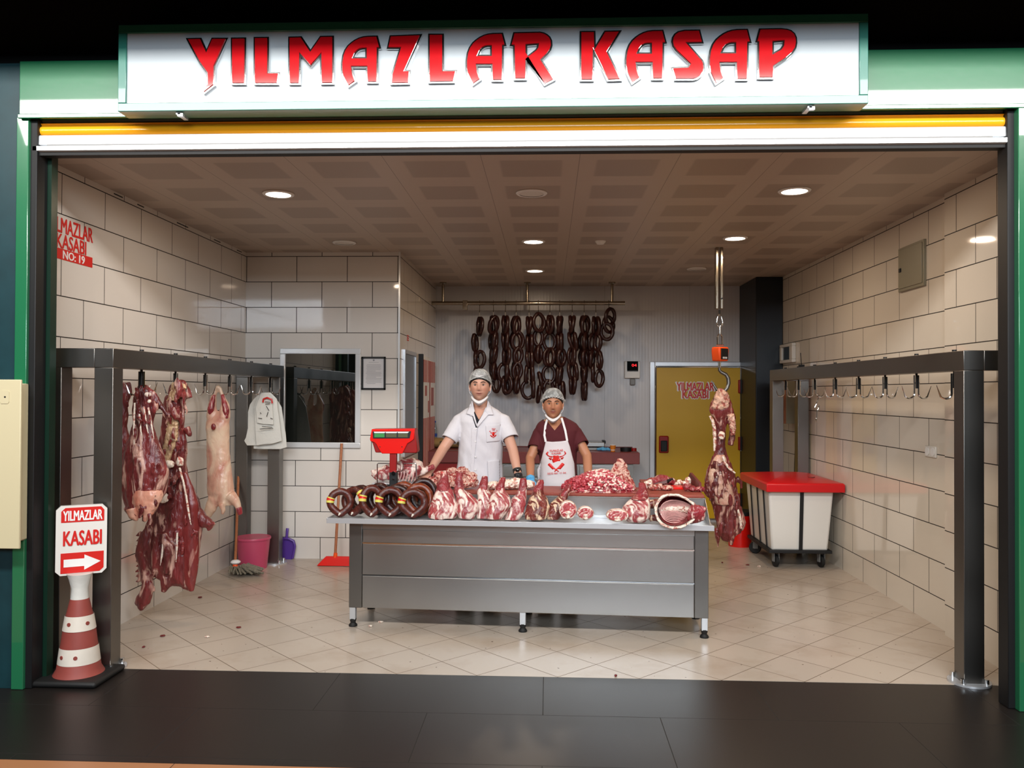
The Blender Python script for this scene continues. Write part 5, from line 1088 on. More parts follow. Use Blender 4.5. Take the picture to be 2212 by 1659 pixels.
# ---------------------------------------------------------------- meat on the boards
def lump(name, blobs, Y, m_, lb, seed, amp=.012, vox=.006, zmin=ZB+.0, cat='meat', fs=24, kids=None):
    m = MB()
    for px, py, rx, rz_, dy in blobs:
        q = P(px, py, Y+dy); k = (Y+dy)/F; m.ball(q, (rx*k, max(rx*k*.8, .03), rz_*k), 9)
    me = bake(m, vox, 2, fbm(amp, fs, seed, sharp=True))
    lo = min(v.co.z for v in me.vertices); me.transform(Matrix.Translation((0, 0, zmin-lo)) if lo < zmin else Matrix())
    return tag(link(name, me, m_), lb, cat)
lump('meat_trimmings', [(930, 1056, 16, 12, 0), (952, 1048, 18, 16, .02), (976, 1042, 18, 18, .03), (1000, 1040, 16, 18, .03), (1018, 1050, 16, 16, 0), (1004, 1056, 22, 12, -.03), (965, 1058, 24, 10, -.03)], 6.12, 'trim', 'heap of raw trimmings on the board in front of the white coat', 3, .014, fs=19)
lump('fat_slab', [(1068, 1062, 20, 8, 0), (1095, 1060, 22, 10, 0), (1118, 1057, 18, 12, .02), (1140, 1060, 16, 9, 0)], 6.10, 'bone', 'pale fatty slab lying on the board behind the lamb legs', 5, .009)
rows = [(1004, 1333, 1347), (1012, 1328, 1352), (1024, 1322, 1356), (1036, 1318, 1360), (1048, 1324, 1366), (1060, 1334, 1371), (1070, 1344, 1372)]
me = bake(MB().rings(loft(rows, 6.10, .7)), .006, 2, fbm(.011, 20, 4, sharp=True)); lo = min(v.co.z for v in me.vertices); me.transform(Matrix.Translation((0, 0, ZB+.001-lo)))
tag(link('meat_joint', me, 'trim'), 'upright raw joint with white fat seam on the diced meat pile', 'meat')
lump('meat_joint', [(1412, 1050, 16, 9, 0), (1430, 1046, 18, 11, .02), (1445, 1049, 14, 9, 0)], 6.40, 'shank', 'long raw joint on the right board under the knife', 8, .008)
lump('fat_scraps', [(1458, 1046, 5, 4, 0), (1468, 1043, 6, 6, .01), (1478, 1044, 6, 5, 0), (1486, 1040, 6, 9, .02)], 6.42, 'bone', 'white fat scraps by the raised edge of the right board', 9, .008, .005)
lump('meat_piece', [(1412, 1064, 10, 6, 0), (1424, 1062, 8, 7, 0), (1440, 1065, 16, 5, 0)], 6.14, 'trim', 'bright red trimmings at the front of the right board', 10, .008, .005)
lump('meat_piece', [(1484, 1062, 9, 9, 0), (1496, 1066, 10, 6, 0), (1512, 1067, 12, 5, -.01)], 6.08, 'shank', 'bony piece sticking out over the right end of the board', 11, .008, .005)
lump('meat_piece', [(1396, 1064, 5, 8, 0), (1404, 1060, 6, 7, 0)], 6.25, 'bone', 'small fat-edged piece right of the diced meat pile', 12, .008, .005)
q = P(1462, 1054, 6.24); o = obj('red_tray', MB().box((q.x-.06, 6.2, ZB), (q.x+.05, 6.34, ZB+.018)), 'red', None, False, .003); tag(o, 'small flat red plastic tray on the right cutting board', 'tray')
t = thing('butcher_knife', 'butcher knife with black handle resting on the long raw joint', 'knife', P(1430, 1046, 6.36))
A, B = P(1441, 1040, 6.36), P(1453, 1037, 6.38); obj('handle', MB().tube([A, (A+B)/2, B], [(.010, .016), (.011, .018), (.010, .017)], 10), 'black', t)
C_ = P(1404, 1047, 6.34); obj('blade', MB().prism([A+Vector((0, 0, .012)), A-Vector((0, 0, .014)), C_-Vector((0, 0, .004)), C_+Vector((.01, 0, .004))], (0, .003, 0)), 'steelp', t, False)
# diced meat: uncountable heap
mb = MB(); rnd = random.Random(5)
cx_, cy_ = P(1292, 1060, 6.13).x, 6.13
prof_h = lambda u: max(0, 1-abs(u)**2.2)
hh = .135; RX, RY = .265, .20
def mound(x, y):
    u, v = (x-cx_)/RX, (y-cy_)/RY; r2 = u*u+v*v
    return hh*max(0, 1-r2)**.55*(1+.12*math.sin(u*4+1)) if r2 < 1 else 0
g = []
for i in range(25):
    for j in range(25):
        x = cx_+RX*(i/12-1); y = cy_+RY*(j/12-1); g.append((x, y, ZB+.001+max(0, mound(x, y)-.012)))
mb.add(g, [(i*25+j, (i+1)*25+j, (i+1)*25+j+1, i*25+j+1) for i in range(24) for j in range(24)])
me1 = mb.mesh(); me1.materials.append(MT['trim']); me1.materials.append(MT['darkmeat']); 
mr, mf, md_ = mat('diced_red', 'a02c36', .3, coat=.3, var=.25, bscale=60), mat('diced_fat', 'ecd2c6', .35, coat=.2), mat('diced_pink', 'c4606a', .3, coat=.3, var=.2, bscale=50)
bm = bmesh.new(); bm.from_mesh(me1); vs_all = []
fm_ = [0]*len(bm.faces)
for _ in range(2300):
    a = rnd.uniform(0, 2*math.pi); r = rnd.random()**.5; x = cx_+RX*r*math.cos(a)*.99; y = cy_+RY*r*math.sin(a)*.99; z = ZB+mound(x, y)-.003
    left = (x-cx_)/RX < -.35+rnd.uniform(-.15, .15)
    R = Matrix.Translation((x, y, max(z, ZB+.006)))@Matrix.Rotation(rnd.uniform(0, 6.3), 4, 'Z')@Matrix.Rotation(rnd.uniform(-.9, .9), 4, 'X')
    s = rnd.uniform(.6, 1.25); d = (.012*s*rnd.uniform(.8, 1.8), .0075*s, .006*s)
    vv = [bm.verts.new(R@Vector((sx*d[0]*rnd.uniform(.7, 1), sy*d[1]*rnd.uniform(.7, 1), sz*d[2]))) for sx in (-1, 1) for sy in (-1, 1) for sz in (-1, 1)]
    p_ = rnd.random(); mi = (1 if p_ < .75 else 3) if left else (1 if p_ < .38 else 2 if p_ < .72 else 3)
    for q in ((0, 1, 3, 2), (4, 6, 7, 5), (0, 4, 5, 1), (2, 3, 7, 6), (0, 2, 6, 4), (1, 5, 7, 3)):
        f = bm.faces.new([vv[i] for i in q]); f.material_index = mi
me = bpy.data.meshes.new('diced'); bmesh.ops.recalc_face_normals(bm, faces=bm.faces); bm.to_mesh(me); bm.free()
for m_ in (MT['shank'], mr, mf, md_): me.materials.append(m_)
o = bpy.data.objects.new('diced_meat', me); COL.objects.link(o); b_ = Vector((cx_, cy_, ZB)); me.transform(Matrix.Translation(-b_)); o.location = b_
bv = o.modifiers.new('b', 'BEVEL'); bv.width = .0022; bv.segments = 1
me.polygons.foreach_set('use_smooth', [True]*len(me.polygons))
tag(o, 'heap of diced red meat and white fat on the cutting board', 'diced meat', kind='stuff')
# meat lying on the scale platform
YM = YQ+.12
m = MB()
strand(m, [(803, 1033), (812, 1036), (825, 1034), (840, 1030), (862, 1028)], YM, [.018, .04, .055, .06, .075], 14); strand(m, [(803, 1026), (808, 1036)], YM, [.012, .02])
m.tube([P(858, 1028, YM), P(875, 1023, YM), P(892, 1023, YM), P(905, 1026, YM), P(912, 1030, YM)], [.07, .075, .08, .06, .03], 18)
strand(m, [(905, 1028), (918, 1026), (930, 1021), (938, 1019)], YM, [.04, .026, .02, .022], 12)
me = bake(m, .006, 2, fbm(.010, 20, 12)); lo = min(v.co.z for v in me.vertices); me.transform(Matrix.Translation((0, 0, zpl+.001-lo)))
t = tag(link('lamb_shoulder', me, 'meat'), 'raw lamb shoulder with ribs lying on the scale platform', 'meat')
for i in range(6):
    a = .55+i*.12; pts = [P(864+i*6.5+3*math.sin(j*.6), 1010+i*.6+j*4.6, YM-.072+.004*abs(j-3)) for j in range(7)]
    obj('rib', MB().tube(pts, [.004]+[.0055]*5+[.004], 7), 'ribb', t)
# ================================================================ people
def head_mesh(mb, c, hh, face, wf=1.0, jaw=.36):
    """adds a head of half height hh centred at c, facing -y"""
    k = hh/.12; nlat, nlon = 40, 56; rings = []
    G = lambda x, z, x0, z0, sx, sz: math.exp(-((x-x0)/sx)**2-((z-z0)/sz)**2)
    for i in range(1, nlat):
        th = math.pi*i/nlat; ring = []
        for j in range(nlon):
            ph = 2*math.pi*j/nlon; st, ct = math.sin(th), math.cos(th)
            st2 = abs(st)**.86
            x = .074*wf*st2*math.sin(ph); y = -.094*st2*math.cos(ph); z = .12*ct
            if z < 0:
                q = -z/.12; x *= 1-jaw*q**1.6; y = y*(1-.10*q) if y < 0 else y*(1-.75*q)
                y -= .012*q
            if y < .02:
                f = 0
                f += .024*G(x, 0, 0, 0, .0105, 9)*max(0, min(1, (.032-z)/.05))*(1 if z > -.026 else max(0, 1-(-.026-z)/.007))   # nose
                f += .006*(G(x, z, .0125, -.023, .008, .008)+G(x, z, -.0125, -.023, .008, .008))
                f -= .010*(G(x, z, .030, .013, .016, .011)+G(x, z, -.030, .013, .016, .011))                                     # sockets
                f += .0045*(G(x, z, .030, .031, .022, .008)+G(x, z, -.030, .031, .022, .008))
                f += .004*(G(x, z, .043, -.014, .018, .016)+G(x, z, -.043, -.014, .018, .016))
                f += .0055*G(x, z, 0, -.047, .021, .006)+.0058*G(x, z, 0, -.0585, .018, .0065)-.0035*G(x, z, 0, -.0525, .022, .0022)
                f -= .003*G(x, z, 0, -.072, .02, .006)
                f += .008*G(x, z, 0, -.094, .022, .018)
                y -= f
            ring.append(c+Vector((x, y, z))*k)
        rings.append(ring)
    mb.rings(rings)
    for s in (-1, 1):
        e = c+Vector((s*.077*wf, .008, -.004))*k
        mb.ball(e, (.0075*k, .017*k, .031*k), 8, Matrix.Rotation(s*.35, 3, 'Z'))
        mb.ball(e+Vector((-s*.003, -.004, -.02))*k, (.007*k, .01*k, .014*k), 6)
def hand(mb, w, d, up, s=1, L=.185, curl=.5, spread=.18, infl=0, thumb=1):
    """palm and five fingers: w wrist, d direction of the hand, up = back of the hand, thumb on side s"""
    d = Vector(d).normalized(); up = Vector(up); up = (up-d*up.dot(d)).normalized(); sd = d.cross(up)*s; k = L/.185
    mb.tube([w-d*.01, w+d*.02*k, w+d*.055*k, w+d*.088*k], [(.026*k+infl, .020*k+infl), (.034*k+infl, .018*k+infl), (.042*k+infl, .016*k+infl), (.040*k+infl, .011*k+infl)], 14, side=sd)
    for i, (o, ln, r) in enumerate(((.030, .072, .0088), (.010, .082, .0092), (-.010, .076, .0088), (-.030, .060, .0078))):
        p = w+d*(.080-abs(i-1.2)*.004)*k+sd*o*k; a = 0; pts = [p-d*.02*k, p]; f = (d+sd*(o*spread*8)).normalized()
        for q, sgl in enumerate((.46, .30, .24)):
            a += curl*(1 if q else .7); v = f*math.cos(a)-up*math.sin(a); pts.append(pts[-1]+v*ln*sgl*k)
        mb.tube(pts, [r*k+infl, r*k+infl, r*.97*k+infl, r*.9*k+infl, r*.72*k+infl], 9)
    p = w+d*.022*k+sd*.026*k; v1 = (d*.75+sd*.75-up*.2).normalized(); v2 = (d*.95+sd*.25-up*.25).normalized()
    mb.tube([p-v1*.012, p+v1*.030*k, p+v1*.034*k+v2*.028*k, p+v1*.034*k+v2*.052*k], [.014*k+infl, .012*k+infl, .0105*k+infl, .008*k+infl], 9)
class Torso:
    def __init__(s, rows, Y): # rows (py, cx px, half width px, depth radius m, y shift)
        s.r = sorted([(P(cx, py, Y).z, P(cx, py, Y).x, hw*Y/F, ry, Y+dy) for py, cx, hw, ry, dy in rows])
    def at(s, z):
        r = s.r
        if z <= r[0][0]: return r[0]
        if z >= r[-1][0]: return r[-1]
        for a, b in zip(r, r[1:]):
            if a[0] <= z <= b[0]:
                t = (z-a[0])/(b[0]-a[0]); return tuple(a[i]*(1-t)+b[i]*t for i in range(5))
    def rings(s, off=0, z0=None, z1=None, n=40, steps=22):
        z0 = s.r[0][0] if z0 is None else z0; z1 = s.r[-1][0] if z1 is None else z1; out = []
        for i in range(steps+1):
            z = z0+(z1-z0)*i/steps; _, cx, rx, ry, cy = s.at(z); ring = []
            for j in range(n):
                a = 2*math.pi*j/n; c_, s_ = math.cos(a), math.sin(a); e = .82
                ring.append(Vector((cx+(rx+off)*math.copysign(abs(c_)**e, c_), cy+(ry+off)*math.copysign(abs(s_)**e, s_), z)))
            out.append(ring)
        return out
    def front(s, x, z, off=0):
        _, cx, rx, ry, cy = s.at(z); q = min(.985, abs(x-cx)/(rx+off)); return cy-(ry+off)*(1-q**(2/.82))**(.82/2)
def drape(T, loops, Y, off, th, name, m, par, px=True, seg=.012, wav=0):
    L2 = [[(P(a, b, Y).x, P(a, b, Y).z) for a, b in lp] for lp in loops] if px else loops
    me = shape2d(L2, .001); bm = bmesh.new(); bm.from_mesh(me); bmesh.ops.delete(bm, geom=[f for f in bm.faces if f.normal.z < .5], context='FACES')
    bmesh.ops.triangulate(bm, faces=bm.faces)
    for _ in range(5):
        ee = [e for e in bm.edges if e.calc_length() > seg]
        if not ee: break
        bmesh.ops.subdivide_edges(bm, edges=ee, cuts=1); bmesh.ops.triangulate(bm, faces=bm.faces)
    for v in bm.verts:
        x, z = v.co.x, v.co.y; w_ = noise.noise(Vector((x*11, z*6, seg)))*wav
        v.co = Vector((x, T.front(x, z, 0)-off+w_, z))
    bm.to_mesh(me); bm.free(); o = link(name, me, m, par, True)
    so = o.modifiers.new('s', 'SOLIDIFY'); so.thickness = th; so.offset = 0
    return o
def skin_col(base, c, hh, stub=.35, must=False):
    base = Vector(lin(base)[:3]); lip = Vector(lin('94504a')[:3]); red = Vector(lin('c07a66')[:3]); dk = Vector(lin('8a6a58')[:3])
    k = hh/.12
    def f(p):
        q = (p-c)/k; x, y, z = q; v = base.copy()
        if y < 0 and abs(z) < .14:
            g = math.exp(-(x/.020)**2-((z+.0525)/.0075)**2); v = v.lerp(lip, min(1, g*1.3)); zl = z+.0528-x*x*(9 if must else 3); v = v.lerp(Vector(lin('4a2420')[:3]), .85*math.exp(-(x/.022)**4-(zl/.0027)**2))
            b = max(0, 1-abs(z+.085)/.045)*stub*(1 if abs(x) < .06 else .4); v = v.lerp(dk, min(.6, b))
            ch = math.exp(-((abs(x)-.042)/.016)**2-((z+.02)/.018)**2); v = v.lerp(red, ch*.4); v = v.lerp(red, .35*math.exp(-(x/.012)**2-((z+.02)/.01)**2))
            es = math.exp(-((abs(x)-.030)/.016)**2-((z-.013)/.008)**2); v = v.lerp(dk, es*.45)  # eye shadow: shading of the sockets painted into the skin colour
            if must: v = v.lerp(Vector(lin('4a3226')[:3]), .75*math.exp(-(x/.022)**4-((z+.040)/.0045)**2))
        return v
    return f
def face_parts(t, c, hh, m_brow='brow'):
    k = hh/.12
    for s in (-1, 1):
        e = c+Vector((s*.030, -.0735, .0115))*k; ey = obj('eye', MB().ball(e, (.0128*k, .009*k, .0062*k), 8), 'eye', t)
        obj('iris', MB().ball(e+Vector((0, -.0072*k, .0003)), (.0060*k, .0028*k, .0056*k), 7), 'iris', ey)
        obj('upper_lash', MB().tube([e+Vector((s*q*.013, -.0075+.004*abs(q), .0052-.0042*q*q))*k for q in (-1, -.5, 0, .5, 1)], [.0008, .0014, .0017, .0014, .0008], 6), 'iris', ey)
        obj('eyebrow', MB().tube([c+Vector((s*x, y, z))*k for x, y, z in ((.012, -.0925, .029), (.022, -.0925, .0335), (.034, -.087, .0355), (.047, -.075, .030))], [(.0030*k, .0024*k), (.0042*k, .0026*k), (.0036*k, .0024*k), (.0014*k, .0014*k)], 8), m_brow, t)
    nm = MB()
    for s in (-1, 1): nm.ball(c+Vector((s*.0065, -.105, -.0275))*k, (.0032*k, .003*k, .0018*k), 6)
def legs(mb, cx, Y, zh, w=.1):
    for s in (-1, 1): mb.tube([(cx+s*w, Y+.02, zh), (cx+s*w*1.05, Y+.01, .48), (cx+s*w*1.05, Y+.03, .12), (cx+s*w*1.05, Y+.03, .05)], [.085, .062, .045, .042], 14)
def shoes(cx, Y, par, w=.1):
    for s in (-1, 1):
        m = MB().ball((cx+s*w*1.05, Y-.04, .045), (.048, .135, .045), 10); me = m.mesh()
        for v in me.vertices: v.co.z = max(v.co.z, .002)
        link('shoe', me, 'blackrub', par)
# ---------------------------------------------------------------- butcher in the white coat
Y1 = 6.62; k1 = Y1/F
c1 = P(1037, 835, Y1-.02); hh1 = 34.5*k1
T1 = Torso([(1160, 1033, 46, .115, .02), (1075, 1033, 50, .125, .01), (1048, 1034, 51, .128, 0), (1000, 1037, 47, .125, 0), (960, 1038, 45, .128, 0), (930, 1039, 46, .130, 0), (910, 1040, 49, .122, 0), (898, 1040, 48, .105, .01), (889, 1040, 41, .085, .015), (882, 1039, 30, .068, .02), (877, 1038, 20, .06, .02)], Y1)
t1 = thing('person', 'person in short-sleeved white coat and hair net leaning on the board with both hands', 'person', (T1.r[0][1], Y1, 0))
shL, shR = P(1006, 908, Y1), P(1076, 907, Y1)
elL, elR = P(958, 968, 6.52), P(1108, 972, 6.52)
wrL, wrR = P(926, 1022, 6.36), P(1120, 1030, 6.40)
body = MB(); head_mesh(body, c1, hh1, 0, .98, .36)
body.tube([c1+Vector((0, .03, -.03)), c1+Vector((0, .028, -.095)), P(1038, 884, Y1+.02), P(1038, 892, Y1+.02)], [.055, .054, .060, .085], 20)
body.rings(T1.rings(-.016, P(0, 1080, Y1).z))
body.tube([shL, P(984, 932, Y1-.03), elL, elL.lerp(wrL, .35), wrL], [.048, .046, .040, .038, .026], 16)
body.tube([shR, P(1094, 932, Y1-.03), elR, elR.lerp(wrR, .35), wrR], [.048, .046, .040, .038, .026], 16)
handd_L = Vector((-.25, -.85, -.42)); hand(body, wrL, handd_L, (-.1, -.3, 1), 1, .18, .30)
handd_R = Vector((.10, -.80, -.55)); hand(body, wrR, handd_R, (0, -.4, 1), -1, .18, .35)
legs(body, T1.r[0][1], Y1, .92)
link('body', bake(body, .0036, 2, col=skin_col('c0907a', c1, hh1, .5)), 'skin', t1)
face_parts(t1, c1, hh1)
k = hh1/.12
def cap_shell(c, k, off, zlim, fr, n=44):
    """hair / hair-net dome following the skull; fr = front rim height, zlim = side rim height"""
    m = MB(); rings = []
    for i in range(0, 19):
        q = i/18; ring = []
        for j in range(n):
            ph = 2*math.pi*j/n; fw = .5+.5*math.cos(ph); zl = zlim+(fr-zlim)*fw**1.5
            thm = math.acos(max(-1, min(1, zl/(.12+off)))); th = max(.02, thm*q); st = math.sin(th)**.86
            x = (.076+off)*st*math.sin(ph); y = -(.096+off)*st*math.cos(ph); z = (.122+off)*math.cos(th)
            if z < 0 and y > 0: y *= 1-.2*(-z/.12)
            ring.append(c+Vector((x, y+.002, z))*k)
        rings.append(ring)
    return m.rings(rings, False)
hr = cap_shell(c1, k, .0040, -.020, .054)
hb = obj('hair', hr, 'hair', t1); so = hb.modifiers.new('s', 'SOLIDIFY'); so.thickness = .003
sb = MB()
for s in (-1, 1): sb.tube([c1+Vector((s*.070, -.034, .05))*k, c1+Vector((s*.0745, -.026, .02))*k, c1+Vector((s*.0755, -.020, -.004))*k], [(.004, .012), (.003, .010), (.002, .006)], 8, side=(1, 0, 0))
obj('sideburns', sb, 'hair', t1)
def ruffle(me_o, c, k, amp, fq):
    for v in me_o.data.vertices:
        d = (v.co+wm(me_o).translation-c); a = math.atan2(d.x, -d.y); r = Vector((d.x, d.y, 0)); 
        v.co += r.normalized()*(math.sin(a*fq)*amp*max(0, 1-abs(d.z/k-.06)/.10))
net = obj('hair_net', cap_shell(c1, k, .013, -.012, .066, 72), 'net', t1); ruffle(net, c1, k, .0022, 18)
rib_ = MB()
def dome(c, k, off, th, ph):
    st = math.sin(th)**.86; return c+Vector(((.076+off)*st*math.sin(ph), -(.096+off)*st*math.cos(ph)+.002, (.122+off)*math.cos(th)))*k
for j in range(-5, 6):
    b_ = j*.30; rib_.tube([dome(c1, k, .0145, 1.02-.62*(q/6)*(1-.10*abs(j)), b_*(q/6)**.8) for q in range(7)], [.0012, .0013, .0013, .0012, .001, .0008, .0004], 5)
rimp = []
def rim_loop(c, k, off, zlim, fr, r, wv=0, n=72, fq=20):
    pts = []
    for j in range(n):
        ph = 2*math.pi*j/n; fw = .5+.5*math.cos(ph); zl = zlim+(fr-zlim)*fw**1.5; th = math.acos(max(-1, min(1, zl/(.12+off)))); st = math.sin(th)**.86; w_ = wv*math.sin(ph*fq)
        pts.append(c+Vector(((.076+off+w_)*st*math.sin(ph), -(.096+off+w_)*st*math.cos(ph)+.002, (.122+off)*math.cos(th)+w_))*k)
    return MB().tube(pts, r, 7, closed=True)
obj('net_folds', rib_, 'paper', net); obj('elastic_rim', rim_loop(c1, k, .014, -.012, .066, .0032, .001), 'net', net)
def chin_mask(t, c, k, zo=-.094, tilt=0):
    m = []; N_ = 17
    for i in range(N_):
        u = i/(N_-1)*2-1; au = abs(u); b = c+Vector((.061*u*(1.12-.12*au), -.101+.070*au**2.2, -.125+.046*au**1.5))*k; hgt = .018-.004*au
        m.append([b+Vector((0, .004, hgt))*k, b+Vector((u*.002, -.004, 0))*k, b+Vector((-u*.006, .012, -hgt*.9))*k])
    vs = [v for r in m for v in r]; fs = [(i*3+j, i*3+j+1, i*3+j+4, i*3+j+3) for i in range(N_-1) for j in (0, 1)]
    o = obj('face_mask', MB().add(vs, fs), 'paper', t); so = o.modifiers.new('s', 'SOLIDIFY'); so.thickness = .004
    lp = MB()
    for s in (-1, 1): lp.tube([m[0 if s < 0 else -1][0], c+Vector((s*.078, -.016, -.045))*k, c+Vector((s*.0835, -.004, -.012))*k, c+Vector((s*.084, .006, .018))*k], .0016, 5)
    obj('ear_loop', lp, 'paper', o)
chin_mask(t1, c1, k, -.131)
# undershirt, coat
zV = P(0, 899, Y1).z; zV0 = P(0, 870, Y1).z
def vcut(cx_px, top, bot, hw_px, Y):
    zt_, zb_ = P(0, top, Y).z, P(0, bot, Y).z; cx_ = P(cx_px, top, Y).x; hw = hw_px*Y/F
    f = lambda p: p.y < Y+.03 and p.z > zb_ and abs(p.x-cx_) < hw*min(1.15, (p.z-zb_)/(zt_-zb_))
    f.__dict__['par'] = (cx_, zb_, zt_, hw, Y); return f
def msnap(A, B, V):
    def g(p):
        for K in (A, B):
            if K and (p-K[0]).length < .10:
                w_ = (p-K[0]).dot(K[1])
                if abs(w_) < .02: return p-K[1]*w_
        cx_, zb_, zt_, hw, Y = V.par
        if p.y < Y+.03 and p.z > zb_-.01:
            hx_ = hw*min(1.15, max(0, p.z-zb_)/(zt_-zb_))
            if abs(abs(p.x-cx_)-hx_) < .012: return Vector((cx_+math.copysign(hx_, p.x-cx_), p.y, p.z))
        return None
    return g
zc = P(0, 884, Y1).z
cutU = vcut(1037, 876, 900, 15, Y1); 
link('undershirt', bake(MB().rings(T1.rings(-.013, P(0, 945, Y1).z)), .006, 2, cut=lambda p: cutU(p) or p.z > P(0, 880, Y1).z, snap=msnap(None, None, cutU)), 'clothn', t1)
def folds(sd, amp, cx_):
    def f(c_, n):
        z = c_.z; q = noise.noise(Vector((c_.x*7+sd, c_.y*4, z*3.2+sd)))+.6*noise.noise(Vector(((c_.x+z*.7)*15, c_.y*6, (z-c_.x*.5)*8+sd)))
        q += .35*math.sin(c_.x*55+noise.noise(c_*6)*5)*max(0, min(1, (1.28-z)/.25))
        return n*(q*amp)
    return f
coat = MB().rings(T1.rings(.006, P(0, 1085, Y1).z, None, 44, 26))
seL, seR = P(970, 950, 6.56), P(1103, 948, 6.56)
coat.tube([P(1006, 904, Y1), P(995, 912, Y1-.005), P(982, 932, Y1-.03), seL, seL+(seL-P(982, 932, Y1-.03))*.25], [.056, .068, .070, .068, .068], 20)
coat.tube([P(1074, 904, Y1), P(1085, 911, Y1-.005), P(1096, 932, Y1-.03), seR, seR+(seR-P(1096, 932, Y1-.03))*.25], [.056, .068, .070, .065, .065], 20)
for s_, e_, r_ in ((P(980, 932, Y1-.03), seL, .07), (P(1097, 932, Y1-.03), seR, .064)): pass
cutC = vcut(1033, 874, 921, 17, Y1)
dL = (seL-P(980, 932, Y1-.03)).normalized(); dR = (seR-P(1097, 932, Y1-.03)).normalized()
def coat_cut(p):
    if cutC(p): return True
    if p.z > P(0, 879, Y1).z and (p-Vector((c1.x, Y1+.02, p.z))).length < .085: return p.z > P(0, 876, Y1).z
    if abs(p.x-P(1040, 900, Y1).x) > .186:
        if (p-seL).dot(dL) > -.003 and (p-seL).length < .09: return True
        if (p-seR).dot(dR) > -.003 and (p-seR).length < .09: return True
    return p.z < P(0, 1078, Y1).z
ct = link('white_coat', bake(coat, .006, 3, folds(2, .010, 0), coat_cut, snap=msnap((seL, dL), (seR, dR), cutC)), 'cloth', t1); so = ct.modifiers.new('s', 'SOLIDIFY'); so.thickness = .004; so.offset = -1
drape(T1, [[(1018, 866), (1012, 876), (1007, 894), (1021, 897), (1025, 888)]], Y1-.1, .016, .005, 'collar', 'cloth', ct)
drape(T1, [[(1053, 866), (1059, 878), (1066, 896), (1054, 896), (1048, 889)]], Y1-.1, .016, .005, 'collar', 'cloth', ct)
drape(T1, [[(1020, 880), (1015, 897), (1022, 899), (1031, 922), (1031, 915)]], Y1-.1, .013, .005, 'lapel', 'cloth', ct)
drape(T1, [[(1051, 880), (1058, 894), (1053, 898), (1032, 923), (1031, 917)]], Y1-.1, .014, .005, 'lapel', 'cloth', ct)
drape(T1, [[(1050, 919), (1081, 916), (1082, 953), (1052, 955)]], Y1-.1, .011, .003, 'chest_pocket', 'cloth', ct)
drape(T1, [[(1054, 995), (1079, 993), (1080, 1040), (1056, 1042)]], Y1-.1, .012, .003, 'lower_pocket', 'cloth', ct)
drape(T1, [[(1020, 925), (1032, 923), (1025, 1000), (1022, 1052), (1017, 1052), (1018, 1000)]], Y1-.1, .012, .003, 'button_placket', 'cloth', ct)
for y in (926, 953, 986, 1014, 1040): q = P(1028, y, Y1-.1); q.y = T1.front(q.x, q.z)-.018; obj('button', MB().cyl(q, q+Vector((0, .004, 0)), .0065, n=12), 'paper', ct)
# bull emblem: head, horns, ears, crossed cleavers (photo pixels of the apron print, reused small on the coat)
EM = [[(815, 630), (880, 605), (945, 622), (1015, 600), (1065, 640), (1060, 700), (1095, 745), (1120, 745), (1100, 830), (1060, 915), (1050, 1000), (1020, 1060), (950, 1080), (880, 1060), (845, 1000), (850, 940), (810, 880), (775, 780), (790, 745), (820, 730), (830, 690)],
      [(812, 640), (800, 690), (700, 680), (620, 640), (560, 590), (535, 545), (560, 500), (610, 470), (620, 440), (640, 500), (605, 550), (640, 600), (700, 635)],
      [(1068, 640), (1085, 690), (1180, 660), (1260, 610), (1330, 555), (1345, 510), (1310, 470), (1275, 430), (1262, 460), (1290, 520), (1270, 570), (1200, 615)],
      [(640, 705), (700, 700), (775, 720), (765, 770), (725, 795), (680, 760)], [(1250, 670), (1190, 675), (1125, 710), (1140, 755), (1175, 772), (1220, 730)],
      [(610, 990), (640, 940), (700, 915), (740, 950), (870, 1085), (960, 1160), (1060, 1235), (1030, 1260), (950, 1205), (890, 1165), (840, 1150), (800, 1170)],
      [(1280, 970), (1240, 925), (1180, 895), (1150, 920), (1020, 1070), (930, 1150), (865, 1240), (900, 1262), (960, 1195), (1010, 1150), (1060, 1145), (1115, 1160)]]
def emblem(T, Y, off, cx_, cy_, s, par, name='bull_emblem'):
    for i, lp in enumerate(EM):
        drape(T, [[(cx_+(a-945)*s, cy_+(b-850)*s) for a, b in lp]], Y, off+.0004*i-.002, .0008, name if i == 0 else 'emblem_piece', 'reddecal', par, seg=.02)
emblem(T1, Y1-.1, .015, 1066, 937.5, .0205, ct)
me = text_mesh('YILMAZLAR\nKASABI', .038, .018, .001, .01); q = P(1066, 927, Y1-.1); q.y = T1.front(q.x, q.z)-.017; me.transform(frame(q, (1, 0, 0), (0, 0, 1))); link('coat_lettering', me, 'reddecal', ct, False)
pn = MB()
link('trousers', bake(MB().rings(T1.rings(-.004, P(0, 1160, Y1).z, P(0, 1060, Y1).z, 30, 8)).tube([(T1.r[0][1]-.1, Y1+.02, .95), (T1.r[0][1]-.105, Y1+.01, .48), (T1.r[0][1]-.105, Y1+.03, .07)], [.105, .088, .075], 16).tube([(T1.r[0][1]+.1, Y1+.02, .95), (T1.r[0][1]+.105, Y1+.01, .48), (T1.r[0][1]+.105, Y1+.03, .07)], [.105, .088, .075], 16), .012, 2), 'pants', t1)
shoes(T1.r[0][1], Y1, t1)
gl = MB(); hand(gl, wrR, handd_R, (0, -.4, 1), -1, .18, .35, infl=.004); gl.tube([wrR-handd_R.normalized()*.0+(elR-wrR)*.10, wrR], [.034, .032], 14)
link('black_glove', bake(gl, .004, 2, fbm(.0018, 60, 3)), 'blkgl', t1)
wt = (elR-wrR).normalized(); wq = wrR+wt*.055
wa = obj('wrist_watch', MB().cyl(wq-wt*.011, wq+wt*.011, .0345, n=24), 'blackrub', t1)
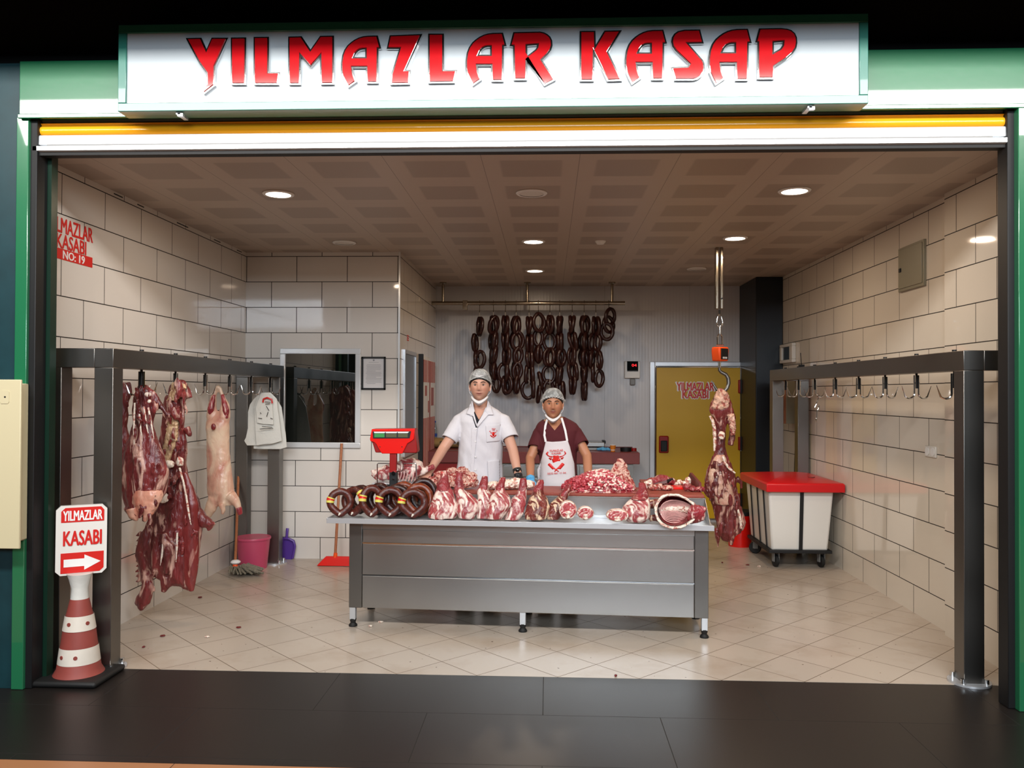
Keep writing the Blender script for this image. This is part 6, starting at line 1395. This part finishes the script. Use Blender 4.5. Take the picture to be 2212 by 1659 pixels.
obj('watch_face', MB().ball(wq+Vector((.004, -.032, .004)), (.017, .008, .017), 8), 'dark', wa)
# ---------------------------------------------------------------- younger butcher with the apron
Y2 = 6.68; k2 = Y2/F; c2 = P(1194.5, 875, Y2-.02); hh2 = 32.5*k2
T2 = Torso([(1160, 1204, 40, .105, .02), (1075, 1204, 42, .11, .01), (1040, 1206, 41, .115, 0), (1000, 1206, 38, .112, 0), (970, 1205, 40, .116, 0), (945, 1205, 42, .118, 0), (928, 1204, 46, .108, 0), (918, 1204, 44, .09, .01), (910, 1202, 34, .075, .015), (904, 1201, 24, .062, .02), (900, 1200, 18, .055, .02)], Y2)
t2 = thing('person', 'person in maroon t-shirt and white printed apron with one blue glove', 'person', (T2.r[0][1], Y2, 0))
sL2, sR2 = P(1176, 934, Y2), P(1234, 933, Y2); eL2, eR2 = P(1145, 990, 6.60), P(1268, 985, 6.60); wL2, wR2 = P(1146, 1038, 6.42), P(1272, 1048, 6.44)
body = MB(); head_mesh(body, c2, hh2, 0, 1.0, .40)
body.tube([c2+Vector((0, .03, -.03)), c2+Vector((0, .028, -.09)), P(1200, 908, Y2+.02), P(1201, 916, Y2+.02)], [.05, .05, .055, .075], 20)
body.rings(T2.rings(-.014, P(0, 1080, Y2).z))
body.tube([sL2, P(1162, 952, Y2-.02), eL2, eL2.lerp(wL2, .35), wL2], [.046, .044, .037, .036, .026], 16)
body.tube([sR2, P(1249, 950, Y2-.02), eR2, eR2.lerp(wR2, .35), wR2], [.046, .044, .038, .036, .026], 16)
hL = Vector((.22, -.70, -.55)); hand(body, wL2, hL, (-.1, -.5, 1), 1, .165, .85); hR = Vector((-.05, -.8, -.45)); hand(body, wR2, hR, (0, -.4, 1), -1, .17, .4)
legs(body, T2.r[0][1], Y2, .88, .09)
link('body', bake(body, .0036, 2, col=skin_col('a87254', c2, hh2, .10, True)), 'skin', t2)
face_parts(t2, c2, hh2); k = hh2/.12
hb = obj('hair', cap_shell(c2, k, .0040, -.022, .060), 'hair', t2); so = hb.modifiers.new('s', 'SOLIDIFY'); so.thickness = .003
net = obj('hair_net', cap_shell(c2, k, .016, .014, .070, 72), 'net', t2); ruffle(net, c2, k, .0025, 16)
obj('ruffled_rim', rim_loop(c2, k, .018, .010, .066, .006, .0030, 96, 24), 'net', net)
chin_mask(t2, c2, k, -.136)
tee = MB().rings(T2.rings(.005, P(0, 1075, Y2).z, None, 44, 26)); tL, tR = P(1156, 968, 6.63), P(1257, 962, 6.63)
tee.tube([P(1177, 930, Y2), P(1169, 936, Y2-.005), P(1162, 952, Y2-.02), tL, tL+(tL-P(1162, 952, Y2-.02))*.3], [.055, .062, .064, .062, .062], 20)
tee.tube([P(1233, 930, Y2), P(1241, 936, Y2-.005), P(1249, 950, Y2-.02), tR, tR+(tR-P(1249, 950, Y2-.02))*.3], [.055, .062, .064, .060, .060], 20)
dL = (tL-P(1160, 952, Y2-.02)).normalized(); dR = (tR-P(1250, 950, Y2-.02)).normalized(); cutT = vcut(1198, 902, 921, 17, Y2)
def tee_cut(p):
    if cutT(p): return True
    if p.z > P(0, 902, Y2).z and abs(p.x-c2.x) < .075: return True
    if abs(p.x-P(1205, 900, Y2).x) > .165:
        if (p-tL).dot(dL) > -.003 and (p-tL).length < .085: return True
        if (p-tR).dot(dR) > -.003 and (p-tR).length < .085: return True
    return False
tt2 = link('t_shirt', bake(tee, .006, 3, folds(8, .006, 0), tee_cut, snap=msnap((tL, dL), (tR, dR), cutT)), 'tee', t2); so = tt2.modifiers.new('s', 'SOLIDIFY'); so.thickness = .004; so.offset = -1
AP = [(1179, 953), (1192, 954), (1210, 953), (1226, 951), (1231, 965), (1236, 985), (1241, 1003), (1243, 1030), (1243, 1060), (1243, 1085), (1168, 1085), (1166, 1055), (1161, 1030), (1160, 1016), (1165, 1006), (1170, 990), (1175, 970)]
ap = drape(T2, [AP], Y2-.1, .020, .003, 'apron', 'apron', t2, seg=.014, wav=.008)
for L in ([(1179, 954), (1176, 940), (1178, 920), (1182, 906)], [(1225, 952), (1221, 930), (1216, 912), (1213, 903)]):
    pts = []
    for a, b in L: q = P(a, b, Y2-.08); q.y = min(T2.front(q.x, q.z), Y2-.045)-.013; pts.append(q)
    obj('neck_strap', MB().tube(pts, [(.0085, .002)]*len(pts), 8, side=(1, 0, 0)), 'paper', ap)
emblem(T2, Y2-.1, .027, 1150+945*.05425, 950+850*.05425, .05425, ap)
for s, x, y, w_, h_ in (('YILMAZLAR', 1201.5, 973, 29, 4.6), ('KASABI', 1201.5, 979, 19, 4.2), ('0532 661 11 04', 1202.5, 1022, 39, 3.8)):
    q = P(x, y, Y2-.14); q.y = T2.front(q.x, q.z)-.031; me = text_mesh(s, w_*k2, h_*k2, .001, .015); me.transform(frame(q, (1, 0, .06), (0, 0, 1))); link('apron_lettering', me, 'reddecal', ap, False)
gl = MB(); hand(gl, wL2, hL, (-.1, -.5, 1), 1, .165, .85, infl=.004); gl.tube([wL2+(eL2-wL2)*.13, wL2], [.036, .032], 14)
link('blue_glove', bake(gl, .004, 2, fbm(.002, 60, 6)), 'bluegl', t2)
x_ = T2.r[0][1]
link('trousers', bake(MB().rings(T2.rings(-.004, P(0, 1160, Y2).z, P(0, 1060, Y2).z, 30, 8)).tube([(x_-.09, Y2+.02, .92), (x_-.095, Y2+.01, .48), (x_-.095, Y2+.03, .07)], [.095, .08, .07], 16).tube([(x_+.09, Y2+.02, .92), (x_+.095, Y2+.01, .48), (x_+.095, Y2+.03, .07)], [.095, .08, .07], 16), .012, 2), 'pants', t2)
shoes(x_, Y2, t2, .09)
